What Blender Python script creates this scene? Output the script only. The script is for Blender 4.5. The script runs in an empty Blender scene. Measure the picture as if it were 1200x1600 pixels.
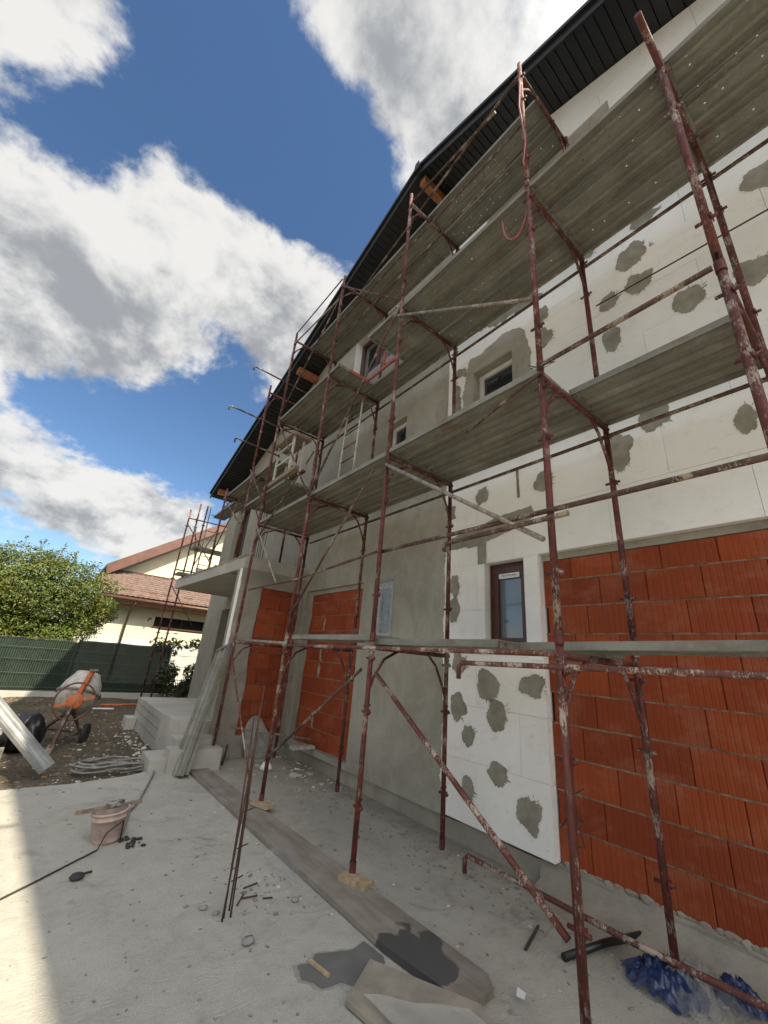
import bpy, bmesh, math, random
from mathutils import Vector, Matrix, noise
from mathutils.geometry import tessellate_polygon

random.seed(7)
S = bpy.context.scene

# ------------------------------------------------------------------ camera, world, sun, exposure
cam_d = bpy.data.cameras.new('camera'); cam = bpy.data.objects.new('camera', cam_d); S.collection.objects.link(cam)
R = ((0.7785, -0.6224, 0.0813), (-0.2805, -0.2292, 0.9321), (-0.5615, -0.7484, -0.353))
cam.matrix_world = Matrix(((R[0][0], R[1][0], R[2][0], 0), (R[0][1], R[1][1], R[2][1], 0), (R[0][2], R[1][2], R[2][2], 1.55), (0, 0, 0, 1)))
cam_d.sensor_fit = 'VERTICAL'; cam_d.sensor_height = 36; cam_d.sensor_width = 27
cam_d.lens = 36 * 627.53 / 1600
cam_d.clip_start = 0.05; cam_d.clip_end = 2000
S.camera = cam

SUN = Vector((0.324, -0.876, 1.0)).normalized()
sl = bpy.data.lights.new('sun', 'SUN'); sl.energy = 2.5; sl.angle = math.radians(0.6); sl.color = (1.0, 0.89, 0.70)
so = bpy.data.objects.new('sun', sl); S.collection.objects.link(so)
so.rotation_euler = SUN.to_track_quat('Z', 'Y').to_euler(); so.location = (8, -20, 25)

S.view_settings.view_transform = 'Standard'; S.view_settings.look = 'None'
S.view_settings.gamma = 1.0; S.view_settings.use_curve_mapping = False
S.view_settings.exposure = 1.86

W = bpy.data.worlds.new('World'); S.world = W; W.use_nodes = True
def build_world():
    nt = W.node_tree; n = nt.nodes; L = nt.links; n.clear()
    out = n.new('ShaderNodeOutputWorld')
    sky = n.new('ShaderNodeTexSky'); sky.sky_type = 'NISHITA'; sky.sun_disc = False
    sky.sun_elevation = math.asin(SUN.z); sky.sun_rotation = math.atan2(SUN.x, SUN.y)
    sky.air_density = 1.0; sky.dust_density = 0.4; sky.ozone_density = 2.2
    def math_(op, a, b=None, clamp=False):
        m = n.new('ShaderNodeMath'); m.operation = op; m.use_clamp = clamp
        for i, v in ((0, a), (1, b)):
            if v is None: continue
            if isinstance(v, (int, float)): m.inputs[i].default_value = v
            else: L.new(v, m.inputs[i])
        return m.outputs[0]
    hs = n.new('ShaderNodeHueSaturation'); hs.inputs['Saturation'].default_value = 1.12; hs.inputs['Value'].default_value = 0.50
    L.new(sky.outputs[0], hs.inputs['Color'])
    bg1 = n.new('ShaderNodeBackground'); bg1.inputs[1].default_value = 0.09
    L.new(hs.outputs[0], bg1.inputs[0])
    tc = n.new('ShaderNodeTexCoord')
    nrm = n.new('ShaderNodeVectorMath'); nrm.operation = 'NORMALIZE'; L.new(tc.outputs['Generated'], nrm.inputs[0])
    D = nrm.outputs[0]
    sep = n.new('ShaderNodeSeparateXYZ'); L.new(D, sep.inputs[0])
    zz = math_('ADD', math_('MAXIMUM', sep.outputs[2], 0.0), 0.50)
    cb = n.new('ShaderNodeCombineXYZ')
    L.new(math_('DIVIDE', sep.outputs[0], zz), cb.inputs[0]); L.new(math_('DIVIDE', sep.outputs[1], zz), cb.inputs[1])
    def vadd(v, off):
        a = n.new('ShaderNodeVectorMath'); a.operation = 'ADD'; L.new(v, a.inputs[0]); a.inputs[1].default_value = off; return a.outputs[0]
    def fbm(v, scale, detail, rough, off=(0, 0, 0), dist=0.0):
        t = n.new('ShaderNodeTexNoise'); t.inputs['Scale'].default_value = scale; t.inputs['Detail'].default_value = detail
        t.inputs['Roughness'].default_value = rough; t.inputs['Distortion'].default_value = dist
        L.new(vadd(v, off), t.inputs['Vector']); return t.outputs[0]
    # cloud banks, seen ones and added unseen ones: a direction, how tight, how strong
    BL = [(-0.248, 0.573, 0.781, 0.400), (-0.164, 0.504, 0.848, 0.308), (-0.224, 0.529, 0.819, 0.679), (-0.271, 0.621, 0.736, 0.384), (0.165, 0.296, 0.941, -0.322), (0.145, 0.371, 0.917, 0.303), (0.212, 0.383, 0.899, 0.146), (0.247, 0.261, 0.933, 0.049), (0.255, 0.189, 0.948, 0.264), (0.074, 0.344, 0.936, 0.198), (-0.082, 0.620, 0.780, 0.740), (-0.210, 0.733, 0.647, 0.514), (-0.039, 0.725, 0.688, 0.289), (0.080, 0.601, 0.795, 0.688), (-0.113, 0.790, 0.603, -0.149), (0.069, 0.748, 0.660, -0.164), (-0.157, 0.871, 0.466, 0.484), (0.003, 0.854, 0.521, 0.516), (0.163, 0.621, 0.767, 0.011), (0.249, 0.630, 0.736, 0.028), (0.208, 0.757, 0.619, 0.176), (0.270, 0.548, 0.791, 0.479), (-0.097, 0.914, 0.393, -0.357), (-0.092, 0.964, 0.248, 0.629), (0.034, 0.968, 0.248, 0.693), (0.151, 0.953, 0.264, 0.443), (0.061, 0.934, 0.351, 0.020), (-0.150, 0.946, 0.287, -0.129), (0.291, 0.399, 0.869, 0.282), (-0.065, 0.465, 0.883, -0.264), (-0.013, 0.491, 0.871, -0.373), (-0.040, 0.549, 0.835, -0.064), (-0.236, 0.662, 0.711, -0.399), (-0.182, 0.583, 0.792, -0.721), (-0.174, 0.642, 0.747, -0.921), (0.058, 0.495, 0.867, -0.189), (0.123, 0.516, 0.848, -0.474), (0.051, 0.549, 0.834, 0.058), (0.211, 0.515, 0.831, -0.430), (0.225, 0.473, 0.852, -0.370), (0.125, 0.896, 0.426, -0.352), (0.191, 0.901, 0.389, -0.356), (0.016, 0.910, 0.415, -0.375), (-0.059, 0.940, 0.335, -0.219), (-0.065, 0.985, 0.158, -0.308), (0.023, 0.985, 0.173, -0.686), (-0.075, 0.538, 0.840, -0.347), (0.068, 0.428, 0.901, 0.414), (-0.076, 0.437, 0.896, -0.018), (0.081, 0.875, 0.477, 0.107)]
    blobs = [((x, y, z), 75, w) for x, y, z, w in BL] + [((0.03, 0.965, 0.26), 260, .22), ((-0.096, 0.961, 0.259), 260, .2), ((0.147, 0.949, 0.278), 300, .22)] + [((-0.9, -0.1, 0.45), 7, .42), ((-0.4, -0.7, 0.5), 7, .4), ((0.8, -0.3, 0.5), 8, .3)]  # wide banks left and behind are out of view, added to brighten the facade
    def blobsum(dirv):
        acc = None
        for d, k, s in blobs:
            dp = n.new('ShaderNodeVectorMath'); dp.operation = 'DOT_PRODUCT'; L.new(dirv, dp.inputs[0]); dp.inputs[1].default_value = Vector(d).normalized()
            g = math_('MULTIPLY', math_('EXPONENT', math_('MULTIPLY', math_('SUBTRACT', dp.outputs['Value'], 1.0), k * 1.0)), s)
            acc = g if acc is None else math_('ADD', acc, g)
        return acc
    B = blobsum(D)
    P = cb.outputs[0]
    f1 = fbm(P, 3.3, 10, .60, (3.1, 7.7, 0), .2)
    f1b = fbm(P, 3.3, 8, .60, (3.1 + .025, 7.7 - .065, 0), .2)
    f2 = fbm(P, 8.0, 8, .62, (1, 2, 5), .2); f3 = fbm(P, 4.4, 8, .62, (9, 4, 1), .3)
    def dens(f):
        return math_('ADD', math_('MULTIPLY', math_('SUBTRACT', f, 0.5), 1.6), math_('ADD', B, 0.05))
    d0 = math_('ADD', dens(f1), math_('MULTIPLY', math_('SUBTRACT', f2, .5), .8)); d1 = dens(f1b)
    cov = n.new('ShaderNodeMapRange'); cov.interpolation_type = 'SMOOTHSTEP'; L.new(d0, cov.inputs[0])
    cov.inputs[1].default_value = 0.04; cov.inputs[2].default_value = 0.26
    # light: thin and sun-facing parts bright, thick parts away from the sun grey
    shade = n.new('ShaderNodeMapRange')
    sh = math_('ADD', math_('MULTIPLY', math_('MINIMUM', d0, .42), .50), math_('MULTIPLY', math_('SUBTRACT', d1, dens(f1)), 1.5))
    sh = math_('ADD', sh, math_('ADD', math_('MULTIPLY', math_('SUBTRACT', f3, .5), .95), math_('MULTIPLY', math_('SUBTRACT', f2, .5), .35)))
    L.new(sh, shade.inputs[0])
    shade.inputs[1].default_value = -0.06; shade.inputs[2].default_value = 0.50; shade.interpolation_type = 'SMOOTHSTEP'
    cr = n.new('ShaderNodeValToRGB'); L.new(shade.outputs[0], cr.inputs[0])
    e = cr.color_ramp.elements
    e[0].position = 0.0; e[0].color = (.250, .246, .238, 1); e[1].position = 1.0; e[1].color = (.105, .109, .115, 1)
    m = e.new(.35); m.color = (.205, .204, .200, 1); m = e.new(.7); m.color = (.155, .157, .158, 1)
    bg2 = n.new('ShaderNodeBackground'); L.new(cr.outputs[0], bg2.inputs[0]); 
    # clouds brighten towards the sun, boosted out of view to light the shaded facade
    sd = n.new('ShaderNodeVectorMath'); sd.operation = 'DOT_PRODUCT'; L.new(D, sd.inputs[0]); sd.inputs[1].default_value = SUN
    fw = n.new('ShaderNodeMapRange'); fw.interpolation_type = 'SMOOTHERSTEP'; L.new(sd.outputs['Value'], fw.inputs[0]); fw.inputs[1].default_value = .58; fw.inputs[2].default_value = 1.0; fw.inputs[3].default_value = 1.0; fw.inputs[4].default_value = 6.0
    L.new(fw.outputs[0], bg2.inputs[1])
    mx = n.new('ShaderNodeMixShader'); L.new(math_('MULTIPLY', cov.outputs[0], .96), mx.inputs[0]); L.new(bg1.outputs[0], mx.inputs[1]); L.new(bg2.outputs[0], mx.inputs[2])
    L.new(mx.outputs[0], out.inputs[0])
build_world()
S.cycles.max_bounces = 6; S.cycles.diffuse_bounces = 4; S.cycles.transparent_max_bounces = 10

# ------------------------------------------------------------------ materials
MATS = {}
class NB:
    def __init__(s, name):
        s.m = bpy.data.materials.new(name); s.m.use_nodes = True; s.nt = s.m.node_tree; s.n = s.nt.nodes; s.L = s.nt.links
        s.b = s.n['Principled BSDF']; s.pos = s.n.new('ShaderNodeNewGeometry').outputs['Position']; MATS[name] = s.m
        s.out = s.n['Material Output']
    def put(s, v, sock):
        if isinstance(v, (int, float)): sock.default_value = v
        elif isinstance(v, tuple): sock.default_value = v if len(v) == 4 or sock.type == 'VECTOR' else (*v, 1)
        else: s.L.new(v, sock)
    def math(s, op, a, b=0.0, clamp=False):
        m = s.n.new('ShaderNodeMath'); m.operation = op; m.use_clamp = clamp; s.put(a, m.inputs[0]); s.put(b, m.inputs[1]); return m.outputs[0]
    def scale(s, v, sc, off=(0, 0, 0)):
        m = s.n.new('ShaderNodeMapping'); s.L.new(v, m.inputs[0]); m.inputs['Scale'].default_value = sc; m.inputs['Location'].default_value = off; return m.outputs[0]
    def noise(s, sc, det=4, ro=.55, vec=None, dist=0.0):
        t = s.n.new('ShaderNodeTexNoise'); s.L.new(vec if vec is not None else s.pos, t.inputs['Vector'])
        t.inputs['Scale'].default_value = sc; t.inputs['Detail'].default_value = det; t.inputs['Roughness'].default_value = ro; t.inputs['Distortion'].default_value = dist
        return t.outputs[0]
    def voro(s, sc, feat='F1', vec=None):
        t = s.n.new('ShaderNodeTexVoronoi'); t.feature = feat; s.L.new(vec if vec is not None else s.pos, t.inputs['Vector']); t.inputs['Scale'].default_value = sc; return t
    def rng(s, v, a, b, c=0.0, d=1.0, smooth=False):
        m = s.n.new('ShaderNodeMapRange'); 
        if smooth: m.interpolation_type = 'SMOOTHSTEP'
        s.put(v, m.inputs[0]); m.inputs[1].default_value = a; m.inputs[2].default_value = b; m.inputs[3].default_value = c; m.inputs[4].default_value = d; return m.outputs[0]
    def mix(s, f, a, b, mode='MIX'):
        m = s.n.new('ShaderNodeMixRGB'); m.blend_type = mode; s.put(f, m.inputs[0]); s.put(a, m.inputs[1]); s.put(b, m.inputs[2]); return m.outputs[0]
    def rand(s):
        return s.n.new('ShaderNodeObjectInfo').outputs['Random']
    def bump(s, h, strength=.3, dist=.01):
        b = s.n.new('ShaderNodeBump'); b.inputs['Strength'].default_value = strength; b.inputs['Distance'].default_value = dist; s.put(h, b.inputs['Height']); s.L.new(b.outputs[0], s.b.inputs['Normal'])
    def done(s, col, rough=.8, metal=0.0, spec=.5):
        s.put(col, s.b.inputs['Base Color']); s.put(rough, s.b.inputs['Roughness']); s.put(metal, s.b.inputs['Metallic']); s.put(spec, s.b.inputs['Specular IOR Level']); return s.m
def xyz(nb):
    q = nb.n.new('ShaderNodeSeparateXYZ'); nb.L.new(nb.pos, q.inputs[0]); return q.outputs

def m_concrete(name, base, dark, broom=False, blot=1.0):
    b = NB(name)
    big = b.noise(.9, 5, .6); mid = b.noise(5, 6, .65); fine = b.noise(70, 4, .7)
    c = b.mix(b.rng(big, .35, .65), dark, base)
    c = b.mix(b.rng(mid, .42, .72, 0, .45 * blot), c, tuple(x * .72 for x in dark))
    c = b.mix(b.rng(fine, .3, .7, 0, .35), c, tuple(min(1, x * 1.22) for x in base))
    v = b.voro(16); c = b.mix(b.rng(v.outputs['Distance'], .0, .07, .55, 0), c, tuple(x * .45 for x in dark))
    h = b.math('ADD', b.math('MULTIPLY', fine, .5), b.math('MULTIPLY', mid, .8))
    if broom:
        w = b.noise(1.0, 3, .6, b.scale(b.pos, (8, 75, 8)), .4)
        w2 = b.noise(1.6, 3, .6)
        amt = b.rng(w2, .42, .62, .1, 1)
        h = b.math('ADD', h, b.math('MULTIPLY', b.math('MULTIPLY', w, amt), .7))
        c = b.mix(b.math('MULTIPLY', b.rng(w, .5, .68, 0, .22), amt), c, tuple(x * .68 for x in dark))
        st = b.noise(2.6, 7, .72, None, 1.2)
        c = b.mix(b.rng(st, .55, .68, 0, .5), c, (.20, .19, .165))
        st2 = b.noise(.55, 3, .5, None, .4)
        c = b.mix(b.rng(st2, .5, .62, 0, .3), c, (.36, .33, .26))
    if broom:
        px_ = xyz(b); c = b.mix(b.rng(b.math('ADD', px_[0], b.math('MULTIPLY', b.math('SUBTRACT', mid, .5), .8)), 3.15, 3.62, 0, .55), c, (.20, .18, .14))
        ck = b.voro(.55, 'DISTANCE_TO_EDGE', None); wv = b.noise(3, 5, .6)
        ckm = b.math('MULTIPLY', b.rng(b.math('ADD', ck.outputs['Distance'], b.math('MULTIPLY', b.math('SUBTRACT', wv, .5), .10)), .0, .0035, 1, 0), b.rng(b.noise(.8, 2, .5), .5, .55)); ckm = b.math('ABSOLUTE', ckm)
        lp = b.noise(1.1, 6, .7, None, 2.5); c = b.mix(b.rng(b.math('ABSOLUTE', b.math('SUBTRACT', lp, .5)), .0, .02, .28, 0), c, (.52, .50, .45))
        pit = b.voro(7.5); gate = b.noise(1.9, 3, .6); pk = b.math('MULTIPLY', b.rng(pit.outputs['Distance'], .03, .09, 1, 0), b.rng(gate, .48, .6))
        c = b.mix(b.math('MULTIPLY', pk, .6), c, (.13, .12, .10)); h = b.math('SUBTRACT', h, pk)
        sc = b.noise(1.0, 5, .75, b.scale(b.pos, (3.2, 5.5, 2)), 1.6); sg = b.rng(b.noise(.75, 3, .55, None, .6), .44, .60, .1, 1); c = b.mix(b.math('MULTIPLY', b.rng(sc, .54, .68, 0, .55), sg), c, (.17, .16, .13))
        g2 = b.noise(160, 2, .6); c = b.mix(b.rng(g2, .35, .65, 0, .28), c, (.17, .165, .14))
    b.bump(h, .85 if broom else .55, .016)
    return b.done(c, .9, 0, .25)
m_concrete('concrete_slab', (.47, .45, .39), (.37, .355, .31), True)
m_concrete('concrete_raw', (.36, .335, .28), (.215, .195, .155), blot=1.5)
m_concrete('concrete_light', (.47, .45, .40), (.34, .32, .28))
m_concrete('mortar', (.36, .33, .28), (.22, .20, .165))
def m_render():
    b = NB('cement_render')
    big = b.noise(.7, 5, .62, None, .6); mid = b.noise(3.2, 5, .6, b.scale(b.pos, (1, 1, .45)), .8)
    c = b.mix(b.rng(big, .36, .66), (.285, .27, .22), (.41, .39, .33))
    c = b.mix(b.rng(mid, .45, .66, 0, .5), c, (.24, .225, .18))
    tr = b.noise(2.2, 2, .5, None, 3.5); c = b.mix(b.rng(tr, .55, .6, 0, .22), c, (.42, .41, .37))
    f = b.noise(45, 4, .6); c = b.mix(b.rng(f, .35, .7, 0, .2), c, (.44, .43, .39))
    b.bump(b.math('ADD', b.math('MULTIPLY', f, .3), b.math('MULTIPLY', tr, 1.2)), .5, .01); b.done(c, .92, 0, .2)
m_render()
def m_adh():
    b = NB('adhesive_mortar'); f = b.noise(9, 4, .6); g = b.noise(60, 3, .6, b.scale(b.pos, (1, 1, .5)))
    c = b.mix(b.rng(f, .35, .65), (.245, .23, .185), (.34, .32, .265)); b.bump(b.math('ADD', f, g), .5, .008); b.done(c, .9, 0, .2)
m_adh()
def m_foam():
    b = NB('white_foam')
    big = b.noise(1.3, 4, .6); fine = b.voro(150)
    c = b.mix(b.rng(big, .35, .65), (.84, .83, .79), (.92, .915, .89))
    c = b.mix(b.rng(b.noise(6, 6, .75), .56, .74, 0, .35), c, (.55, .52, .45))
    c = b.mix(b.math('MULTIPLY', b.rand(), .16), c, (.66, .635, .56))
    sp = b.voro(23); c = b.mix(b.rng(sp.outputs['Distance'], .02, .10, .32, 0), c, (.42, .40, .35))
    sc = b.noise(1.5, 3, .6, b.scale(b.pos, (1, 5, 22)), 2.0); c = b.mix(b.rng(sc, .64, .70, 0, .3), c, (.45, .43, .37))
    b.bump(b.math('ADD', fine.outputs['Distance'], b.math('MULTIPLY', b.noise(3, 3, .6), 3)), .25, .004); b.done(c, .85, 0, .2)
m_foam()
def m_brick():
    b = NB('hollow_brick')
    r = b.rand(); z = xyz(b)
    c = b.mix(r, (.225, .040, .012), (.335, .066, .017))
    st = b.noise(1.0, 3, .6, b.scale(b.pos, (60, 60, 2.2))); c = b.mix(b.rng(st, .4, .7, 0, .45), c, (.19, .032, .010))
    pw = b.noise(3.2, 6, .7, b.scale(b.pos, (1, 1, 1.8))); c = b.mix(b.rng(pw, .50, .74, 0, .42), c, (.42, .19, .12))
    dirt = b.noise(1.6, 5, .7); c = b.mix(b.rng(dirt, .60, .75, 0, .4), c, (.20, .12, .08))
    sp = b.noise(1.1, 6, .8, None, .6); c = b.mix(b.rng(sp, .64, .72, 0, .6), c, (.42, .33, .25))
    fine = b.noise(1.0, 2, .6, b.scale(b.pos, (170, 170, 4))); b.bump(fine, .35, .003); b.done(c, .72, 0, .3)
m_brick()
def m_scaf(name, paint, rust, cem, amt):
    b = NB(name)
    r = b.rand()
    n1 = b.noise(14, 5, .7); n2 = b.noise(95, 5, .78, b.scale(b.pos, (1, 1, .35))); n3 = b.noise(5.5, 4, .6)
    c = b.mix(b.rng(n1, .40, .62), paint, rust)
    c = b.mix(b.math('MULTIPLY', r, .45), c, rust)
    a = b.math('ADD', n2, b.math('MULTIPLY', b.math('SUBTRACT', n3, .5), 1.1))
    k = b.rng(a, .60 - amt, .69 - amt, 0, .72)
    c = b.mix(k, c, cem)
    b.bump(b.math('ADD', b.math('MULTIPLY', k, 1.0), b.math('MULTIPLY', n1, .5)), .5, .004)
    b.done(c, b.rng(n1, .3, .7, .5, .8), 0, .4)
m_scaf('red_oxide_tube', (.155, .030, .024), (.06, .022, .017), (.40, .33, .27), .03)
m_scaf('splashed_tube', (.15, .036, .028), (.08, .032, .024), (.52, .44, .36), .08)
m_scaf('brown_tube', (.105, .055, .04), (.05, .028, .02), (.42, .34, .26), .05)
m_scaf('grey_tube', (.26, .24, .21), (.15, .12, .09), (.48, .44, .38), .06)
m_scaf('rusty_bar', (.10, .045, .03), (.05, .028, .02), (.2, .15, .12), -.1)
def m_deck():
    b = NB('galvanised_deck')
    p = xyz(b)
    n1 = b.noise(2.2, 6, .65); n2 = b.noise(25, 5, .75); st = b.noise(1.0, 4, .6, b.scale(b.pos, (11, 1.6, 11)), .5)
    c = b.mix(b.rng(n1, .35, .65), (.185, .18, .15), (.29, .29, .25))
    c = b.mix(b.rng(st, .42, .66, 0, .42), c, (.12, .105, .08))
    c = b.mix(b.rng(n2, .52, .72, 0, .4), c, (.44, .43, .38))
    c = b.mix(b.rng(b.noise(3.4, 3, .5), .60, .75, 0, .6), c, (.16, .085, .04))
    c = b.mix(b.math('MULTIPLY', b.rand(), .3), c, (.17, .16, .125))
    b.bump(b.math('ADD', n2, st), .4, .004)
    b.done(c, .62, .25, .4)
    # drainage perforations: rows of 9 mm holes, many of them clogged
    gx = b.math('ABSOLUTE', b.math('SUBTRACT', b.math('FRACT', b.math('MULTIPLY', p[0], 12.5)), .5))
    gy = b.math('ABSOLUTE', b.math('SUBTRACT', b.math('FRACT', b.math('MULTIPLY', p[1], 9.0)), .5))
    d = b.math('ADD', b.math('POWER', b.math('MULTIPLY', gx, .08), 2.0), b.math('POWER', b.math('MULTIPLY', gy, .111), 2.0))
    nz = b.n.new('ShaderNodeSeparateXYZ'); b.L.new(b.n.new('ShaderNodeNewGeometry').outputs['True Normal'], nz.inputs[0])
    rad = b.rng(b.n.new('ShaderNodeNewGeometry').outputs['Backfacing'], 0, 1, .0060, .022)
    hole = b.math('LESS_THAN', d, b.math('MULTIPLY', rad, rad))
    wn = b.n.new('ShaderNodeTexWhiteNoise'); wn.noise_dimensions = '2D'
    cbn = b.n.new('ShaderNodeCombineXYZ'); b.put(b.math('FLOOR', b.math('MULTIPLY', p[0], 12.5)), cbn.inputs[0]); b.put(b.math('FLOOR', b.math('MULTIPLY', p[1], 9.0)), cbn.inputs[1])
    b.L.new(cbn.outputs[0], wn.inputs['Vector'])
    hole = b.math('MULTIPLY', hole, b.math('GREATER_THAN', wn.outputs['Value'], .55))
    hole = b.math('MULTIPLY', hole, b.math('GREATER_THAN', p[2], 4.5))
    inv = b.math('SUBTRACT', 1.0, hole); b.put(inv, b.b.inputs['Alpha'])
m_deck()
def m_simple(name, col, rough=.6, metal=0.0, var=.25, nscale=8.0, bump=.15, spec=.5):
    b = NB(name); f = b.noise(nscale, 4, .6)
    c = b.mix(b.rng(f, .35, .65, 0, 1), tuple(x * (1 - var) for x in col), tuple(min(1, x * (1 + var)) for x in col))
    if bump: b.bump(b.noise(nscale * 6, 3, .6), bump, .004)
    return b.done(c, rough, metal, spec)
m_simple('black_sheet_metal', (.010, .012, .015), .5, 0.0, .2, 3, .08)
m_simple('purlin_wood', (.29, .12, .045), .6, 0, .3, 14)
m_simple('new_wood', (.36, .27, .17), .7, 0, .3, 20)
m_simple('pale_wood', (.25, .22, .175), .8, 0, .18, 7)
m_simple('old_wood', (.22, .17, .12), .8, 0, .35, 18)
m_simple('brown_frame', (.075, .022, .013), .35, 0, .25, 6, .03)
m_simple('white_frame', (.72, .72, .72), .35, 0, .05, 6, .0)
m_simple('black_plastic', (.014, .014, .015), .35, 0, .2, 9, .1)
m_simple('black_rubber', (.03, .03, .03), .8, 0, .2, 9)
m_simple('dark_void', (.01, .01, .01), .9, 0, .1, 3, 0)
m_simple('grey_hose', (.22, .21, .185), .6, 0, .3, 25)
m_simple('cream_wall', (.62, .59, .43), .9, 0, .05, 3, .1)
m_simple('cream_plinth', (.52, .53, .5), .9, 0, .08, 4)
m_simple('roof_tile_metal', (.135, .086, .068), .55, 0, .3, 5, .1)
m_simple('roof_trim_metal', (.12, .052, .036), .5, 0, .2, 4, .05)
m_simple('orange_paint', (.46, .12, .035), .5, 0, .3, 12)
m_simple('mixer_drum', (.42, .40, .35), .7, .1, .3, 9)
m_simple('pink_plastic', (.40, .30, .265), .55, 0, .25, 12)
m_simple('zinc_profile', (.46, .47, .46), .45, .6, .15, 5, .06)
m_simple('red_plastic', (.27, .075, .06), .45, 0, .2, 10)
m_simple('pale_paint', (.50, .48, .43), .7, 0, .25, 15)
m_simple('bark', (.09, .07, .05), .9, 0, .3, 14)
m_simple('rock_grey', (.23, .225, .21), .9, 0, .25, 18)
m_simple('plasterboard_dust', (.58, .55, .47), .9, 0, .1, 18)
m_simple('wire', (.04, .03, .025), .6, 0, .2, 18, 0)
m_simple('joint_shade_clay', (.035, .012, .008), .9, 0, .2, 8)
m_simple('joint_mortar', (.21, .17, .125), .9, 0, .35, 22)
m_simple('green_wire', (.07, .09, .06), .6, 0, .2, 10)
m_simple('yard_clod', (.16, .125, .09), .95, 0, .45, 5)
m_simple('dry_leaf', (.30, .17, .06), .8, 0, .45, 4)
m_simple('grey_board', (.27, .26, .235), .8, 0, .3, 9)
m_simple('damp_concrete', (.27, .26, .225), .75, 0, .2, 9)
m_simple('curtain_cloth', (.35, .36, .36), .8, 0, .1, 8)
def m_board():
    b = NB('formwork_board'); f = b.noise(1.0, 5, .65, b.scale(b.pos, (14, 1.5, 14))); g = b.noise(4, 5, .6)
    c = b.mix(b.rng(f, .3, .7), (.15, .125, .10), (.27, .235, .195)); c = b.mix(b.rng(g, .45, .7, 0, .5), c, (.33, .31, .28))
    p = xyz(b)
    # wet cement slurry spilt near (2.15, 2.15)
    dx = b.math('SUBTRACT', p[0], 2.12); dy = b.math('SUBTRACT', p[1], 2.16)
    ang = b.noise(5, 3, .5)
    rr = b.math('ADD', b.math('POWER', b.math('MULTIPLY', dx, 3.6), 2.0), b.math('POWER', b.math('MULTIPLY', dy, 2.9), 2.0))
    wet = b.rng(b.math('ADD', rr, b.math('MULTIPLY', b.math('SUBTRACT', ang, .5), 1.6)), .50, .58, 1, 0)
    c = b.mix(b.math('MULTIPLY', wet, .92), c, (.055, .055, .057)); b.bump(f, .3, .004); b.done(c, b.rng(wet, 0, 1, .8, .45), 0, .4)
m_board()
def m_dirt():
    b = NB('yard_dirt'); a = b.noise(1.2, 6, .65); f = b.noise(14, 6, .75); v = b.voro(28)
    c = b.mix(b.rng(a, .35, .65), (.10, .078, .055), (.175, .145, .11)); c = b.mix(b.rng(f, .4, .65, 0, .6), c, (.065, .05, .035))
    c = b.mix(b.rng(v.outputs['Distance'], .06, .14, .6, 0), c, (.30, .27, .22))
    gr = b.noise(2.3, 5, .7, b.scale(b.pos, (1, 1, 1), (5, 3, 0))); c = b.mix(b.rng(gr, .56, .68, 0, .5), c, (.10, .11, .035))
    b.bump(b.math('ADD', f, v.outputs['Distance']), .8, .03); b.done(c, .95, 0, .15)
m_dirt()
def m_leaf(name, c1, c2, c3, tr):
    b = NB(name); r = b.noise(9, 2, .5); r2 = b.noise(1.3, 3, .6)
    wn = b.n.new('ShaderNodeTexWhiteNoise'); wn.noise_dimensions = '3D'; sc = b.scale(b.pos, (18, 18, 18)); 
    fl = b.n.new('ShaderNodeVectorMath'); fl.operation = 'FLOOR'; b.L.new(sc, fl.inputs[0]); b.L.new(fl.outputs[0], wn.inputs[0])
    c = b.mix(wn.outputs['Value'], c1, c2); c = b.mix(b.rng(r2, .45, .65, 0, .7), c, c3)
    b.done(c, .45, 0, .5)
    t = b.n.new('ShaderNodeBsdfTranslucent'); b.L.new(c, t.inputs[0]); mx = b.n.new('ShaderNodeMixShader'); mx.inputs[0].default_value = tr
    b.L.new(b.b.outputs[0], mx.inputs[1]); b.L.new(t.outputs[0], mx.inputs[2]); b.L.new(mx.outputs[0], b.out.inputs[0])
m_leaf('tree_leaf', (.065, .10, .016), (.125, .165, .026), (.165, .155, .026), .32)
m_leaf('bush_leaf', (.035, .055, .018), (.08, .10, .04), (.06, .07, .03), .2)
def m_glass(name, col, rough):
    b = NB(name); b.b.inputs['Transmission Weight'].default_value = 0.0; b.done(col, rough, 0, 1.0); b.b.inputs['Coat Weight'].default_value = .6; b.b.inputs['Coat Roughness'].default_value = .03
m_glass('window_glass', (.022, .026, .03), .04)
m_glass('dusty_glass', (.13, .15, .165), .12)
def m_film(name, col, alpha, rough):
    b = NB(name); w = b.noise(6, 4, .6, None, 1.5); b.bump(w, .8, .02); b.done(col, rough, 0, .6); b.put(b.rng(w, .3, .7, alpha * .6, min(1, alpha * 1.4)), b.b.inputs['Alpha'])
m_film('clear_film', (.45, .47, .47), .22, .18)
m_film('window_film', (.34, .345, .33), .5, .25)
m_film('blue_film', (.010, .03, .115), 1.0, .3)
def m_net():
    b = NB('shade_net'); p = xyz(b); f = b.noise(2.2, 4, .6); g = b.noise(60, 2, .5, b.scale(b.pos, (1, 1, .2)))
    c = b.mix(b.rng(f, .35, .65), (.008, .017, .013), (.018, .032, .024)); c = b.mix(b.rng(g, .5, .7, 0, .3), c, (.06, .085, .06)); b.bump(f, .4, .03)
    b.done(c, .8, 0, .2); b.b.inputs['Alpha'].default_value = .985
m_net()
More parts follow.
